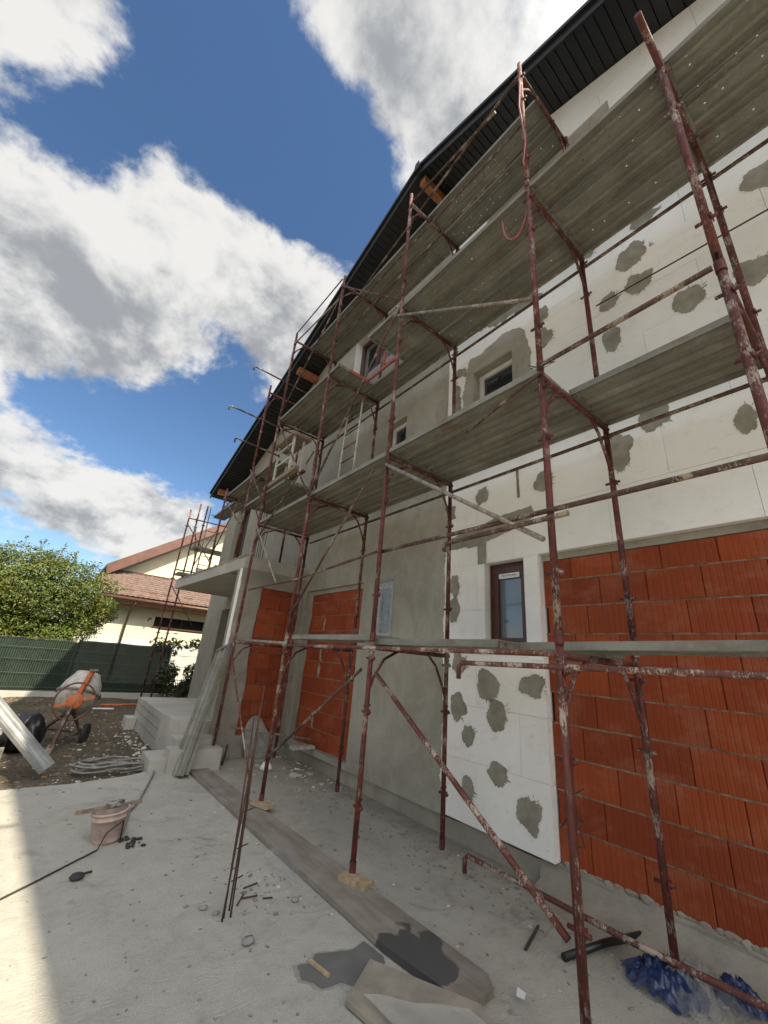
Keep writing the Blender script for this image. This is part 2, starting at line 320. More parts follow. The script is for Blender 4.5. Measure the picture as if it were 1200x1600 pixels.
def m_meshroll():
    b = NB('fibre_mesh'); p = xyz(b)
    gx = b.math('FRACT', b.math('MULTIPLY', b.math('ADD', p[0], b.math('MULTIPLY', p[1], .5)), 130)); gy = b.math('FRACT', b.math('MULTIPLY', b.math('SUBTRACT', p[1], b.math('MULTIPLY', p[0], .5)), 130))
    k = b.math('MAXIMUM', b.math('LESS_THAN', gx, .35), b.math('LESS_THAN', gy, .35))
    b.done((.55, .55, .50), .6); b.put(b.rng(k, 0, 1, .05, .6), b.b.inputs['Alpha'])
m_meshroll()
def m_wet():
    b = NB('wet_cement'); f = b.noise(7, 4, .6); b.bump(f, .3, .004); b.done(b.mix(f, (.10, .10, .10), (.17, .17, .16)), b.rng(f, .3, .7, .35, .7), 0, .5)
m_wet()

# ------------------------------------------------------------------ mesh helpers
COL = S.collection
class MB:
    def __init__(s): s.v = []; s.f = []; s.smooth = []
    def box(s, x0, x1, y0, y1, z0, z1, M=None):
        b = len(s.v); vs = [Vector((x, y, z)) for z in (z0, z1) for y in (y0, y1) for x in (x0, x1)]
        if M is not None: vs = [M @ v for v in vs]
        s.v += vs
        for q in ((0, 2, 3, 1), (4, 5, 7, 6), (0, 1, 5, 4), (2, 6, 7, 3), (0, 4, 6, 2), (1, 3, 7, 5)): s.f.append(tuple(b + i for i in q)); s.smooth.append(False)
        return s
    def bar(s, a, b, w, h, up=(0, 0, 1), roll=0):
        a = Vector(a); b = Vector(b); d = (b - a); L = d.length; d.normalize(); u = Vector(up)
        if abs(d.dot(u)) > .99: u = Vector((1, 0, 0))
        x = d.cross(u).normalized(); y = x.cross(d).normalized()
        if roll: q = Matrix.Rotation(roll, 3, d); x = q @ x; y = q @ y
        M = Matrix((( x.x, d.x, y.x, a.x), (x.y, d.y, y.y, a.y), (x.z, d.z, y.z, a.z), (0, 0, 0, 1)))
        return s.box(-w / 2, w / 2, 0, L, -h / 2, h / 2, M)
    def tube(s, pts, r, seg=8, cap=True, radii=None):
        pts = [Vector(p) for p in pts]; n = len(pts); base = len(s.v); nrm = None
        for i, p in enumerate(pts):
            t = (pts[min(i + 1, n - 1)] - pts[max(i - 1, 0)]).normalized()
            if nrm is None:
                nrm = t.cross(Vector((0, 0, 1)))
                if nrm.length < .05: nrm = t.cross(Vector((1, 0, 0)))
                nrm.normalize()
            else:
                nrm = (nrm - t * nrm.dot(t)).normalized()
            bi = t.cross(nrm); rr = radii[i] if radii else r
            for k in range(seg):
                a = 2 * math.pi * k / seg; s.v.append(p + (nrm * math.cos(a) + bi * math.sin(a)) * rr)
        for i in range(n - 1):
            for k in range(seg):
                k2 = (k + 1) % seg; s.f.append((base + i * seg + k, base + i * seg + k2, base + (i + 1) * seg + k2, base + (i + 1) * seg + k)); s.smooth.append(True)
        if cap:
            s.f.append(tuple(base + k for k in range(seg))[::-1]); s.smooth.append(False)
            s.f.append(tuple(base + (n - 1) * seg + k for k in range(seg))); s.smooth.append(False)
        return s
    def lathe(s, prof, M=None, seg=24, smooth=True):
        base = len(s.v)
        for r, z in prof:
            for k in range(seg):
                a = 2 * math.pi * k / seg; v = Vector((r * math.cos(a), r * math.sin(a), z)); s.v.append(M @ v if M is not None else v)
        for i in range(len(prof) - 1):
            for k in range(seg):
                k2 = (k + 1) % seg; s.f.append((base + i * seg + k, base + i * seg + k2, base + (i + 1) * seg + k2, base + (i + 1) * seg + k)); s.smooth.append(smooth)
        return s
    def prism(s, outline, holes, to3, d):
        """outline, holes: 2-D point lists; to3(u, v, w): point at depth w in 0..d"""
        loops = [outline] + list(holes); flat = [p for l in loops for p in l]
        tris = tessellate_polygon([[Vector((p[0], p[1], 0)) for p in l] for l in loops])
        b = len(s.v); n = len(flat)
        s.v += [Vector(to3(p[0], p[1], 0)) for p in flat] + [Vector(to3(p[0], p[1], d)) for p in flat]
        for t in tris:
            s.f.append((b + t[0], b + t[1], b + t[2])); s.f.append((b + n + t[2], b + n + t[1], b + n + t[0])); s.smooth += [False, False]
        o = 0
        for l in loops:
            for i in range(len(l)):
                j = (i + 1) % len(l); s.f.append((b + o + i, b + o + j, b + n + o + j, b + n + o + i)); s.smooth.append(False)
            o += len(l)
        return s
    def blob(s, c, r, sub=1, sq=(1, 1, 1), amp=.35, seed=0):
        bm = bmesh.new(); bmesh.ops.create_icosphere(bm, subdivisions=sub, radius=1); b = len(s.v); c = Vector(c)
        for v in bm.verts:
            k = 1 + amp * noise.noise(v.co * 1.7 + Vector((seed * 3.1, seed * 1.7, seed))); s.v.append(c + Vector((v.co.x * sq[0], v.co.y * sq[1], v.co.z * sq[2])) * r * k)
        for f in bm.faces: s.f.append(tuple(b + v.index for v in f.verts)); s.smooth.append(sub > 1)
        bm.free(); return s
    def mesh(s, name, origin=(0, 0, 0)):
        o = Vector(origin); me = bpy.data.meshes.new(name); me.from_pydata([tuple(v - o) for v in s.v], [], s.f)
        for p, k in zip(me.polygons, s.smooth): p.use_smooth = k
        bm = bmesh.new(); bm.from_mesh(me); bmesh.ops.recalc_face_normals(bm, faces=bm.faces); bm.to_mesh(me); bm.free(); me.update(); return me
    def build(s, name, mat, parent=None, label=None):
        o0 = world_loc(parent) if parent else Vector((0, 0, 0))
        me = s.mesh(name, o0); me.materials.append(MATS[mat]); o = bpy.data.objects.new(name, me); COL.objects.link(o)
        if parent: o.parent = parent
        if label: o['label'] = label
        return o
def world_loc(o):
    v = Vector((0, 0, 0))
    while o is not None: v += o.location; o = o.parent
    return v
def tag(o, label, cat, group=None):
    o['label'] = label; o['category'] = cat
    if group: o['group'] = group
    return o
def thing(name, loc, label, cat, group=None):
    o = bpy.data.objects.new(name, None); COL.objects.link(o); o.location = loc; o.empty_display_size = .2; return tag(o, label, cat, group)
def sub(name, parent):       # an empty part that holds sub-parts, at its parent's place
    o = bpy.data.objects.new(name, None); COL.objects.link(o); o.parent = parent; return o
def solo(mb, name, mat, label, cat, group=None, base=None):
    if base is None:
        xs = [v.x for v in mb.v]; ys = [v.y for v in mb.v]; base = Vector(((min(xs) + max(xs)) / 2, (min(ys) + max(ys)) / 2, min(v.z for v in mb.v)))
    me = mb.mesh(name, base); me.materials.append(MATS[mat]); o = bpy.data.objects.new(name, me); COL.objects.link(o); o.location = base
    return tag(o, label, cat, group)
def struct(mb, name, mat):
    o = mb.build(name, mat); o['kind'] = 'structure'; return o
def copy_tree(o, parent=None):
    c = o.copy(); COL.objects.link(c)
    if parent is not None: c.parent = parent
    for ch in list(o.children): copy_tree(ch, c)
    return c
def rnd(a, b): return random.uniform(a, b)

# ------------------------------------------------------------------ ground
def grid_sheet(name, mat, xs, ys, zf):
    mb = MB(); nx = len(xs); 
    for y in ys:
        for x in xs: mb.v.append(Vector((x, y, zf(x, y))))
    for j in range(len(ys) - 1):
        for i in range(nx - 1): mb.f.append((j * nx + i, j * nx + i + 1, (j + 1) * nx + i + 1, (j + 1) * nx + i)); mb.smooth.append(True)
    return struct(mb, name, mat)
def frange(a, b, n): return [a + (b - a) * i / n for i in range(n + 1)]
def zdirt(x, y):
    h = .045 * noise.noise(Vector((x * .9, y * .9, 0))) + .03 * noise.noise(Vector((x * 3.1, y * 3.1, 4))) + .012 * noise.noise(Vector((x * 9, y * 9, 8)))
    return -.05 + h
def zg(x, y): return -.1
grid_sheet('ground', 'yard_dirt', [-600, -120, -40, -12, 0, 12, 40, 120, 600], [-600, -120, -40, -12, 0, 25, 60, 120, 600], lambda x, y: -.16)
grid_sheet('dirt_yard', 'yard_dirt', frange(-7, 3.7, 130), frange(5.9, 18, 150), zdirt)
# concrete slab with an irregular far edge
edge = [(-7, 5.9), (-3, 6.05), (-1, 6.12), (0.05, 6.28), (.35, 6.31), (.6, 6.30), (.9, 6.38), (1.24, 6.46), (1.48, 6.6), (1.75, 6.62), (2.4, 6.75), (2.9, 7.0), (3.75, 7.08)]
e2 = []
for (a, b) in zip(edge, edge[1:]):
    for k in range(6):
        t = k / 6; e2.append((a[0] + (b[0] - a[0]) * t, a[1] + (b[1] - a[1]) * t + rnd(-.012, .012)))
e2.append(edge[-1])
mb = MB(); mb.prism([(-7, -7), (3.75, -7)] + e2[::-1], [], lambda u, v, w: (u, v, -w), .12); struct(mb, 'concrete_slab', 'concrete_slab')

# ------------------------------------------------------------------ house
YP, ZP, PITCH = 3.74, 10.12, .37
XF = 3.60
house = thing('house', (3.6, 3.7, 0), 'unfinished gabled house wrapped in scaffolding, with white foam boards, grey render and orange hollow bricks', 'house')
def rake(y): return ZP - PITCH * abs(y - YP)
Y0, Y1 = -6.2, 13.45
openings = {'W1': (2.33, 2.83, 1.80, 2.70), 'W2': (4.42, 4.86, 1.86, 2.68), 'W3': (2.36, 3.00, 4.40, 5.46), 'W4': (4.38, 4.90, 4.40, 5.45),
            'W5': (4.95, 6.38, 7.10, 8.36), 'W6': (.84, 2.75, 7.0, 8.47), 'W7': (11.35, 12.5, 3.35, 5.80), 'W8': (11.2, 12.0, 1.15, 2.62)}
PANR = (-3.2, 2.16, .19, 2.71); PANL = (5.17, 7.02, .25, 2.72)
def rect(r): return [(r[0], r[2]), (r[1], r[2]), (r[1], r[3]), (r[0], r[3])]
gable = [(Y0, -.3), (Y1, -.3), (Y1, rake(Y1)), (YP, ZP), (Y0, rake(Y0))]
mb = MB(); mb.prism(gable, [rect(o) for o in openings.values()], lambda u, v, w: (3.705 + w, u, v), .22)
wall = mb.build('wall', 'mortar', house)
# finished rendered insulation left of the foam
hl = [rect(openings[k]) for k in ('W2', 'W4', 'W5', 'W7', 'W8')] + [rect(PANL)]
XB = 3.46
mb = MB(); mb.prism([(XB, .17), (Y1, .17), (Y1, rake(Y1) - .02), (YP, ZP - .02), (XB, rake(XB) - .02)], hl, lambda u, v, w: (XF + w, u, v), .098)
mb.build('rendered_wall', 'cement_render', house)
# plinth
mb = MB(); mb.prism([(Y0, -.1), (7.11, -.1), (7.11, .24)] + [(y, (.25 if y > 3.5 else .17) + .015 * math.sin(y * 7)) for y in frange(6.9, -6.1, 60)], [], lambda u, v, w: (3.64 + w, u, v), .06)
mb.build('plinth', 'concrete_raw', house)
# rough mortar fillet where the slab meets the wall in front of the brick panel
mb = MB(); ys = frange(-3, 2.3, 90); b0 = len(mb.v); prof = [(3.28, -.01), (3.42, .02), (3.52, .055), (3.60, .10), (3.66, .19), (3.70, .19)]
for y in ys:
    f = min(1, max(0, (2.45 - y) / .5))
    for i, (x, z) in enumerate(prof):
        k = .022 * noise.noise(Vector((x * 9, y * 6, 0))) + .018 * noise.noise(Vector((x * 30, y * 25, 3)))
        mb.v.append(Vector((x + k * .6 + (1 - f) * .12 * (i < 3), y, (z + k if i > 0 else -.01))))
for j in range(len(ys) - 1):
    for i in range(len(prof) - 1): mb.f.append((j * 6 + i, j * 6 + i + 1, (j + 1) * 6 + i + 1, (j + 1) * 6 + i)); mb.smooth.append(True)
mb.build('mortar_fillet', 'concrete_raw', house)
mb = MB(); yy = -1.5
while yy < 2.1:
    L = rnd(.012, .04); mb.blob((3.672, yy, .190 + rnd(0, .012)), L, 1, (.6, 1.2, .7), .6, yy * 9); yy += L * rnd(.9, 1.8)
mb.build('mortar_crumb', 'mortar', house)['kind'] = 'stuff'

# hollow bricks, laid one by one
BL, BH = .375, .25
brick_meshes = {}
def brick_mesh(L, H):
    key = (round(L, 2), round(H, 2))
    if key in brick_meshes: return brick_meshes[key]
    L -= .0085; H -= .012
    mb = MB(); n = max(1, round(L / .0415)); w = L / n; gd = .0028; prof = [(0, .007)]
    for i in range(n): prof += [(i * w + (.005 if i == 0 else 0), 0), (i * w + w * .72, 0), (i * w + w * .86, gd)]
    prof[-1] = (L - w * .1, 0); prof.append((L, .007)); m = len(prof)
    mb.v += [Vector((d, u, 0)) for u, d in prof] + [Vector((d, u, H)) for u, d in prof] + [Vector((.05, 0, 0)), Vector((.05, L, 0)), Vector((.05, 0, H)), Vector((.05, L, H))]
    for i in range(m - 1): mb.f.append((i, i + 1, m + i + 1, m + i)); mb.smooth.append(False)
    mb.f += [(0, 2 * m, 2 * m + 2, m), (m - 1, 2 * m - 1, 2 * m + 3, 2 * m + 1), tuple(range(m)) + (2 * m + 1, 2 * m), tuple(range(m, 2 * m)) + (2 * m + 3, 2 * m + 2)]; mb.smooth += [False] * 4
    me = mb.mesh('brick'); me.materials.append(MATS['hollow_brick']); brick_meshes[key] = me; return me
def lay(panel, u0, u1, z0, z1, place, first_off):
    z = z0; row = 0
    while z < z1 - .03:
        h = min(BH, z1 - z); u = u0 - ((first_off + row * .1275) % BL)
        while u < u1 - .02:
            a = max(u, u0); b = min(u + BL, u1)
            if b - a > .03:
                o = bpy.data.objects.new('brick', brick_mesh(round(b - a, 2), h)); COL.objects.link(o); o.parent = panel
                place(o, a, z + .010, rnd(-.0035, .0035))
            u += BL
        z += BH; row += 1
MB().box(3.699, 3.7045, -3.2, 2.16, .15, 2.64).box(3.699, 3.7045, 5.17, 7.0, .22, 2.64).build('joint_shade_backing', 'joint_shade_clay', house)['kind'] = 'stuff'  # clay behind the head joints, coloured near black as painted shade in the gaps
panel = sub('brick_panel', house); hl0 = world_loc(house)
def pl_front(o, u, z, j): o.location = Vector((3.672 + j, u, z)) - hl0; o.rotation_euler = (0, 0, rnd(-.004, .004))
lay(panel, -1.55, 2.16, .19, 2.64, pl_front, .30)
panel2 = sub('brick_panel', house)
lay(panel2, 5.17, 6.86, .25, 2.64, pl_front, .12)
# rest of the brickwork out of view, joints filled: mortar bed strips standing slightly back
mb = MB()
for r, (a, b) in (((.19, 2.64), (-1.55, 2.16)), ((.25, 2.64), (5.17, 7.0))):
    z = r[0]
    while z < r[1]:
        y = a
        while y < b:
            L = rnd(.03, .12); e = rnd(-.002, .007); y2 = min(b, y + L); mb.box(3.678 - e, 3.70, y, y2, z - .002 - rnd(0, .003), z + .0085 + rnd(0, .003)); y = y2
        z += BH
mb.build('bed_joint', 'joint_mortar', house)['kind'] = 'stuff'
MB().box(3.665, 3.71, -3.2, 2.16, 2.645, 2.72).build('lintel', 'concrete_raw', house); MB().box(3.655, 3.71, 5.17, 7.05, 2.645, 2.73).build('lintel', 'concrete_raw', house)
mb = MB(); mb.prism([(6.86 + (.03 * math.sin(i * 2.1)), .25 + i * .25) for i in range(11)] + [(7.11, 2.75), (7.11, .25)], [], lambda u, v, w: (3.668 + w, u, v), .05); mb.build('corner_mortar', 'mortar', house)
for z in (.5, 1.25, 1.5, 2.0): mb = MB().prism([(6.30 + rnd(-.03, .03), z + k * .03) for k in range(8)] + [(6.36 + rnd(-.01, .02), z + .24 - k * .03) for k in range(8)], [], lambda u, v, w: (3.668 + w, u, v), .01); mb.build('mortar_smear', 'mortar', house)

# foam boards
def clip(poly, a, b, c):      # keep a*u + b*v <= c
    out = []
    for i in range(len(poly)):
        p = poly[i]; q = poly[(i + 1) % len(poly)]; dp = a * p[0] + b * p[1] - c; dq = a * q[0] + b * q[1] - c
        if dp <= 0: out.append(p)
        if dp * dq < 0: t = dp / (dp - dq); out.append((p[0] + (q[0] - p[0]) * t, p[1] + (q[1] - p[1]) * t))
    return out
def cut(rects, h):
    out = []
    for (a, b, c, d) in rects:
        ha, hb, hc, hd = h
        if hb <= a or ha >= b or hd <= c or hc >= d: out.append((a, b, c, d)); continue
        if ha > a: out.append((a, ha, c, d))
        if hb < b: out.append((hb, b, c, d))
        m0, m1 = max(a, ha), min(b, hb)
        if hc > c: out.append((m0, m1, c, hc))
        if hd < d: out.append((m0, m1, hd, d))
    return out
foam = sub('foam_boards', house)
row = 0; z = .19 - .0
rows = [.19, .72, 1.22, 1.72, 2.19, 2.71, 3.21, 3.71, 4.21, 4.71, 5.21, 5.71, 6.21, 6.71, 7.21, 7.71, 8.21, 8.71, 9.21, 9.71, 10.21]
for i in range(len(rows) - 1):
    z0, z1 = rows[i], rows[i + 1]; off = (.94 + (i % 2) * .5) % 1.0; u = -4.0 + off - 1
    while u < XB:
        a, b = max(u, -3.2), min(u + 1, XB); u += 1
        if b - a < .02: continue
        rs = [(a + .0012, b - .0012, z0 + .0012, z1 - .0012)]
        for k in ('W1', 'W3', 'W6'): rs = cut(rs, openings[k])
        rs = cut(rs, PANR)
        mb = MB(); jx = rnd(-.002, .002)
        for r in rs:
            if r[1] - r[0] < .004 or r[3] - r[2] < .004: continue
            p = clip(clip(rect(r), -PITCH, 1, ZP - .01 - PITCH * YP), PITCH, 1, ZP - .01 + PITCH * YP)
            if len(p) > 2: mb.prism(p, [], lambda uu, v, w: (XF + jx + w, uu, v), .098)
        if mb.v: mb.build('foam_board', 'white_foam', foam)

# rendered coat with a torn edge laid over the foam, and the trowelled patches
def ragged(pts, step=.05, amp=.02, seed=0):
    out = []
    for i in range(len(pts)):
        a, b = pts[i], pts[(i + 1) % len(pts)]; L = math.hypot(b[0] - a[0], b[1] - a[1]); n = max(1, int(L / step))
        for k in range(n):
            t = k / n; x = a[0] + (b[0] - a[0]) * t; y = a[1] + (b[1] - a[1]) * t
            nx, ny = -(b[1] - a[1]) / max(L, 1e-6), (b[0] - a[0]) / max(L, 1e-6); q = amp * (noise.noise(Vector((x * 7, y * 7, seed))) + .8 * noise.noise(Vector((x * 23, y * 23, seed + 5))) * 1.0)
            out.append((x + nx * q, y + ny * q))
    return out
mb = MB(); pts = []
right = [(3.38, .18), (3.42, .6), (3.40, 1.2), (3.44, 1.9), (3.42, 2.5), (3.44, 2.95), (3.40, 3.2), (3.46, 3.6), (3.44, 4.2), (3.52, 4.75), (3.48, 5.2), (3.56, 5.7), (3.60, 6.4), (3.7, 7.4), (3.78, 8.6), (3.78, 9.6)]
rr = []
for a, b in zip(right, right[1:]):
    n = 14
    for k in range(n):
        t = k / n; y = a[0] + (b[0] - a[0]) * t; z = a[1] + (b[1] - a[1]) * t; rr.append((y + .035 * noise.noise(Vector((0, z * 5, 1))) + .02 * noise.noise(Vector((0, z * 23, 2))), z))
mb.prism(rr + [(3.95, 9.6), (3.95, .18)], [], lambda u, v, w: (XF - .006 + w, u, v), .005)
mb.build('render_coat', 'cement_render', house)
patches = sub('render_patches', house)
def coat(poly, holes=(), amp=.02, x=.0055, d=.004, mat='adhesive_mortar', seed=1):
    mb = MB(); mb.prism(ragged(poly, .03, amp, seed), [ragged(h, .1, 0) for h in holes], lambda u, v, w: (XF - x + w, u, v), d); return mb.build('adhesive_patch', mat, patches)
# render round the small upper window
coat([(2.12, 4.34), (3.12, 4.34), (3.18, 5.2), (3.06, 5.74), (2.86, 5.70), (2.5, 5.82), (2.2, 5.72), (2.10, 5.3)], [[(2.362, 4.402), (2.998, 4.402), (2.998, 5.458), (2.362, 5.458)]], .03, mat='cement_render')
coat([(2.17, 3.12), (2.6, 2.99), (2.86, 2.93), (3.44, 2.93), (3.44, 3.06), (3.0, 3.14), (2.6, 3.22), (2.2, 3.25)], [], .015, .007)
coat([(2.80, 2.70), (2.91, 2.70), (2.92, 2.96), (2.79, 2.96)], [], .01, .0085)
coat([(2.34, 3.38), (2.37, 3.38), (2.375, 3.72), (2.345, 3.72)], [], .004, .006, mat='old_wood')
coat([(1.9, 5.98), (2.5, 6.02), (2.9, 6.15), (2.7, 6.35), (2.0, 6.3)], [], .06)
coat([(3.22, 4.9), (3.30, 4.88), (3.36, 5.2), (3.30, 5.5), (3.24, 5.3)], [], .06)
coat([(3.26, 3.35), (3.40, 3.3), (3.42, 3.55), (3.34, 3.6)], [], .05)
coat([(3.30, 4.0), (3.42, 4.1), (3.40, 4.35), (3.33, 4.2)], [], .05)
coat([(3.1, 5.5), (3.4, 5.55), (3.35, 5.68), (3.15, 5.66)], [], .04)
coat([(3.05, 8.95), (3.5, 8.85), (3.7, 9.2), (3.3, 9.35), (3.1, 9.25)], [], .05, .0115)
P_ = [(2.81, 1.43, .14, .13), (2.3, 1.48, .12, .11), (3.19, 1.2, .10, .11), (2.69, 1.17, .12, .13), (3.05, .94, .07, .10), (2.71, .69, .12, .09), (3.05, .48, .07, .10),
      (2.38, .46, .11, .13), (3.18, 1.62, .10, .11), (3.27, 2.5, .09, .13), (3.27, 2.22, .08, .13), (2.86, 3.54, .08, .11), (2.06, 3.49, .10, .11), (1.28, 3.56, .10, .17), (.97, 3.8, .12, .15),
      (.92, 5.72, .15, .15), (.9, 5.32, .12, .12), (1.19, 5.30, .09, .10), (1.2, 4.81, .09, .14), (.56, 4.80, .12, .14), (1.93, 5.70, .09, .12), (1.92, 5.33, .10, .13),
      (.13, 4.75, .13, .13), (-.1, 5.66, .13, .14), (.40, 3.48, .07, .11), (.75, 6.1, .12, .07), (.72, 4.1, .10, .10), (1.3, 4.15, .12, .09), (-.25, 5.2, .08, .1), (1.35, 6.2, .12, .1), (.3, 6.9, .12, .12), (-.6, 4.2, .12, .12), (-.7, 3.5, .12, .12), (1.65, 7.3, .12, .12), (-1.1, 5.4, .12, .12)]
for i, (y, z, ry, rz) in enumerate(P_):
    n = 110; pts = []; tl = rnd(-.5, .5); ba = rnd(2.2, 5.0); bw_ = rnd(.7, 1.3)
    for k in range(n):
        a = 2 * math.pi * k / n; q = 1 + .42 * noise.noise(Vector((math.cos(a) * 1.3, math.sin(a) * 1.3, i * 7.3))) + .10 * noise.noise(Vector((math.cos(a) * 9, math.sin(a) * 9, i * 3.1))) + (abs(random.gauss(0, .11)) * (k % 2) if abs(math.atan2(math.sin(a - ba), math.cos(a - ba))) < bw_ else rnd(-.012, .012))
        pts.append((y + ry * q * (math.cos(a) + .12 * tl * math.sin(a)), z + rz * q * math.sin(a)))
    mb = MB(); mb.prism(pts, [], lambda u, v, w: (XF - .0065 + w, u, v), .004); o = mb.build('adhesive_patch', 'adhesive_mortar', patches)
    for q_ in range(3):      # thin smears trailing off the patch
        sa = ba + rnd(-.6, .6); cy_, cz_ = y + ry * 1.15 * math.cos(sa), z + rz * 1.15 * math.sin(sa); ln = rnd(.015, .05); th = rnd(.003, .007)
        mb = MB(); mb.prism([(cy_, cz_ - th), (cy_ + ln * math.cos(sa), cz_ + ln * math.sin(sa)), (cy_, cz_ + th)], [], lambda u, v, w: (XF - .0055 + w, u, v), .003); mb.build('adhesive_smear', 'adhesive_mortar', patches)
    if i % 2 == 0:       # thumb-pressed dent disc in the middle
        mb = MB(); M = Matrix.Translation((XF - .0062, y + rnd(-.02, .02), z + rnd(-.02, .02))) @ Matrix.Rotation(math.pi / 2, 4, 'Y'); mb.lathe([(.028, 0), (.032, -.003), (.036, 0)], M, 18); mb.build('adhesive_patch', 'adhesive_mortar', patches)

# windows
def window(k, xf, mat, glass, fw=.05, split=None, film=None, label=None):
    y0, y1, z0, z1 = openings[k]; w = sub('window', house)
    if label: w['label'] = label
    fr = MB(); x0, x1 = xf, xf + .06
    for (a, b, c, d) in ((y0, y0 + fw, z0, z1), (y1 - fw, y1, z0, z1), (y0 + fw, y1 - fw, z0, z0 + fw), (y0 + fw, y1 - fw, z1 - fw, z1)): fr.box(x0, x1, a, b, c, d)
    s = fw + .003; xa = x0 - .012
    for (a, b, c, d) in ((y0 + s, y0 + s + fw * .9, z0 + s, z1 - s), (y1 - s - fw * .9, y1 - s, z0 + s, z1 - s), (y0 + s + fw * .9, y1 - s - fw * .9, z0 + s, z0 + s + fw * .9), (y0 + s + fw * .9, y1 - s - fw * .9, z1 - s - fw * .9, z1 - s)): fr.box(xa, x1 - .01, a, b, c, d)
    if split: fr.box(xa - .003, x1 - .012, split - .05, split + .05, z0 + s + fw * .9, z1 - s - fw * .9)
    fr.build('frame', mat, w)
    g = MB(); g.box(x0 + .02, x0 + .03, y0 + fw, y1 - fw, z0 + fw, z1 - fw); g.build('pane', glass, w)
    r = MB()   # reveal lining
    r.box(3.70, x0 + .06, y0 - .02, y0 - .002, z0, z1); return w
w1 = window('W1', 3.715, 'brown_frame', 'dusty_glass', .055, label='small window with dark brown frame and white tape across the top of the glass')
mb = MB(); mb.box(3.700, 3.7025, 2.45, 2.71, 2.53, 2.585); mb.build('tape_strip', 'white_frame', w1)
mb = MB()
for i in range(9):
    y = 2.485 + i * .022; mb.box(3.6985, 3.6998, y, y + .011, 2.55, 2.565 + (.006 if i % 3 else .0))
mb.build('tape_print', 'rock_grey', w1)
w2 = window('W2', 3.66, 'white_frame', 'dusty_glass', .05, label='small window with white frame behind taped plastic film')
mb = MB(); n = 14; b0 = 0
for j in range(n + 1):
    for i in range(n + 1):
        y = 4.40 + .48 * i / n; z = 1.80 + .92 * j / n; mb.v.append(Vector((3.592 + .008 * noise.noise(Vector((y * 12, z * 4, 0))), y, z)))
for j in range(n):
    for i in range(n): mb.f.append((j * 15 + i, j * 15 + i + 1, (j + 1) * 15 + i + 1, (j + 1) * 15 + i)); mb.smooth.append(True)
mb.build('film_sheet', 'window_film', w2)
window('W3', 3.725, 'white_frame', 'window_glass', .045, label='small upper window with white frame in a grey rendered reveal')
window('W4', 3.725, 'white_frame', 'window_glass', .045)
window('W5', 3.76, 'brown_frame', 'window_glass', .07, split=5.7, label='wide attic window with dark brown frame')
window('W6', 3.76, 'brown_frame', 'window_glass', .07, split=1.8)
window('W7', 3.80, 'brown_frame', 'window_glass', .06)
window('W8', 3.84, 'black_sheet_metal', 'dark_void', .06)
# reveals of the attic and upper windows (rendered / white linings)
def reveal(k, mat, x0=3.602, x1=3.82, t=.012):
    y0, y1, z0, z1 = openings[k]; mb = MB()
    mb.box(x0, x1, y0, y0 + t, z0, z1).box(x0, x1, y1 - t, y1, z0, z1).box(x0, x1, y0 + t, y1 - t, z1 - t, z1).box(x0, x1, y0 + t, y1 - t, z0, z0 + t); mb.build('reveal', mat, house)
for k, m in (('W3', 'cement_render'), ('W4', 'cement_render'), ('W5', 'white_foam'), ('W6', 'white_foam'), ('W7', 'cement_render'), ('W8', 'cement_render')): reveal(k, m)
mb = MB(); mb.prism(ragged([(2.315, 1.70), (2.32, 2.70), (2.165, 2.70), (2.165, 1.70)], .05, .006), [], lambda u, v, w: (XF - .012 + w, u, v), .010); mb.build('foam_strip', 'white_foam', house)
# vents holes in the attic
mb = MB(); mb.lathe([(0, 0), (.035, 0)], Matrix.Translation((3.596, 1.55, 9.1)) @ Matrix.Rotation(math.pi / 2, 4, 'Y'), 12, False); mb.build('vent_hole', 'dark_void', house)

# side walls, rear mass, roof
mb = MB(); mb.box(3.93, 12, Y1 - .25, Y1, -.3, rake(Y1) - .02).box(3.93, 12, Y0, Y0 + .25, -.3, rake(Y0) - .02).box(11.8, 12, Y0 + .25, Y1 - .25, -.3, rake(Y1) - .02); mb.build('side_wall', 'cement_render', house)
mb = MB(); mb.box(3.93, 11.8, Y0 + .25, Y1 - .25, 2.9, 3.1).box(3.93, 11.8, Y0 + .25, Y1 - .25, 5.85, 6.05).box(4.6, 4.7, Y0 + .25, Y1 - .25, -.1, 2.9).box(4.6, 4.7, Y0 + .25, Y1 - .25, 3.1, 5.85); mb.build('floor', 'concrete_raw', house)
roof = sub('roof', house)
EY0, EY1, XE = YP - 10.12, 13.86, 2.93
mb = MB()
for sgn, ye in ((1, EY1), (-1, EY0)):
    L = ye - YP
    mb.prism([(YP, ZP + .03), (ye, ZP - PITCH * abs(L) + .03), (ye, ZP - PITCH * abs(L) + .15), (YP, ZP + .15)], [], lambda u, v, w: (XE + .04 + w, u, v), 9.4)
mb.build('roof_covering', 'black_sheet_metal', roof)
mb = MB()
for ye in (EY1, EY0):
    L = abs(ye - YP)
    mb.prism([(YP, ZP - .03), (ye, ZP - PITCH * L - .03), (ye, ZP - PITCH * L + .165), (YP, ZP + .165)], [], lambda u, v, w: (XE + w, u, v), .025)
    mb.prism([(YP, ZP + .125), (ye, ZP - PITCH * L + .125), (ye, ZP - PITCH * L + .19), (YP, ZP + .19)], [], lambda u, v, w: (XE - .045 + w, u, v), .044)
mb.prism([(YP - .09, ZP + .05), (YP + .09, ZP + .05), (YP + .05, ZP + .24), (YP - .05, ZP + .24)], [], lambda u, v, w: (XE - .06 + w, u, v), .5)
mb.build('verge_trim', 'black_sheet_metal', roof)
bw = .118
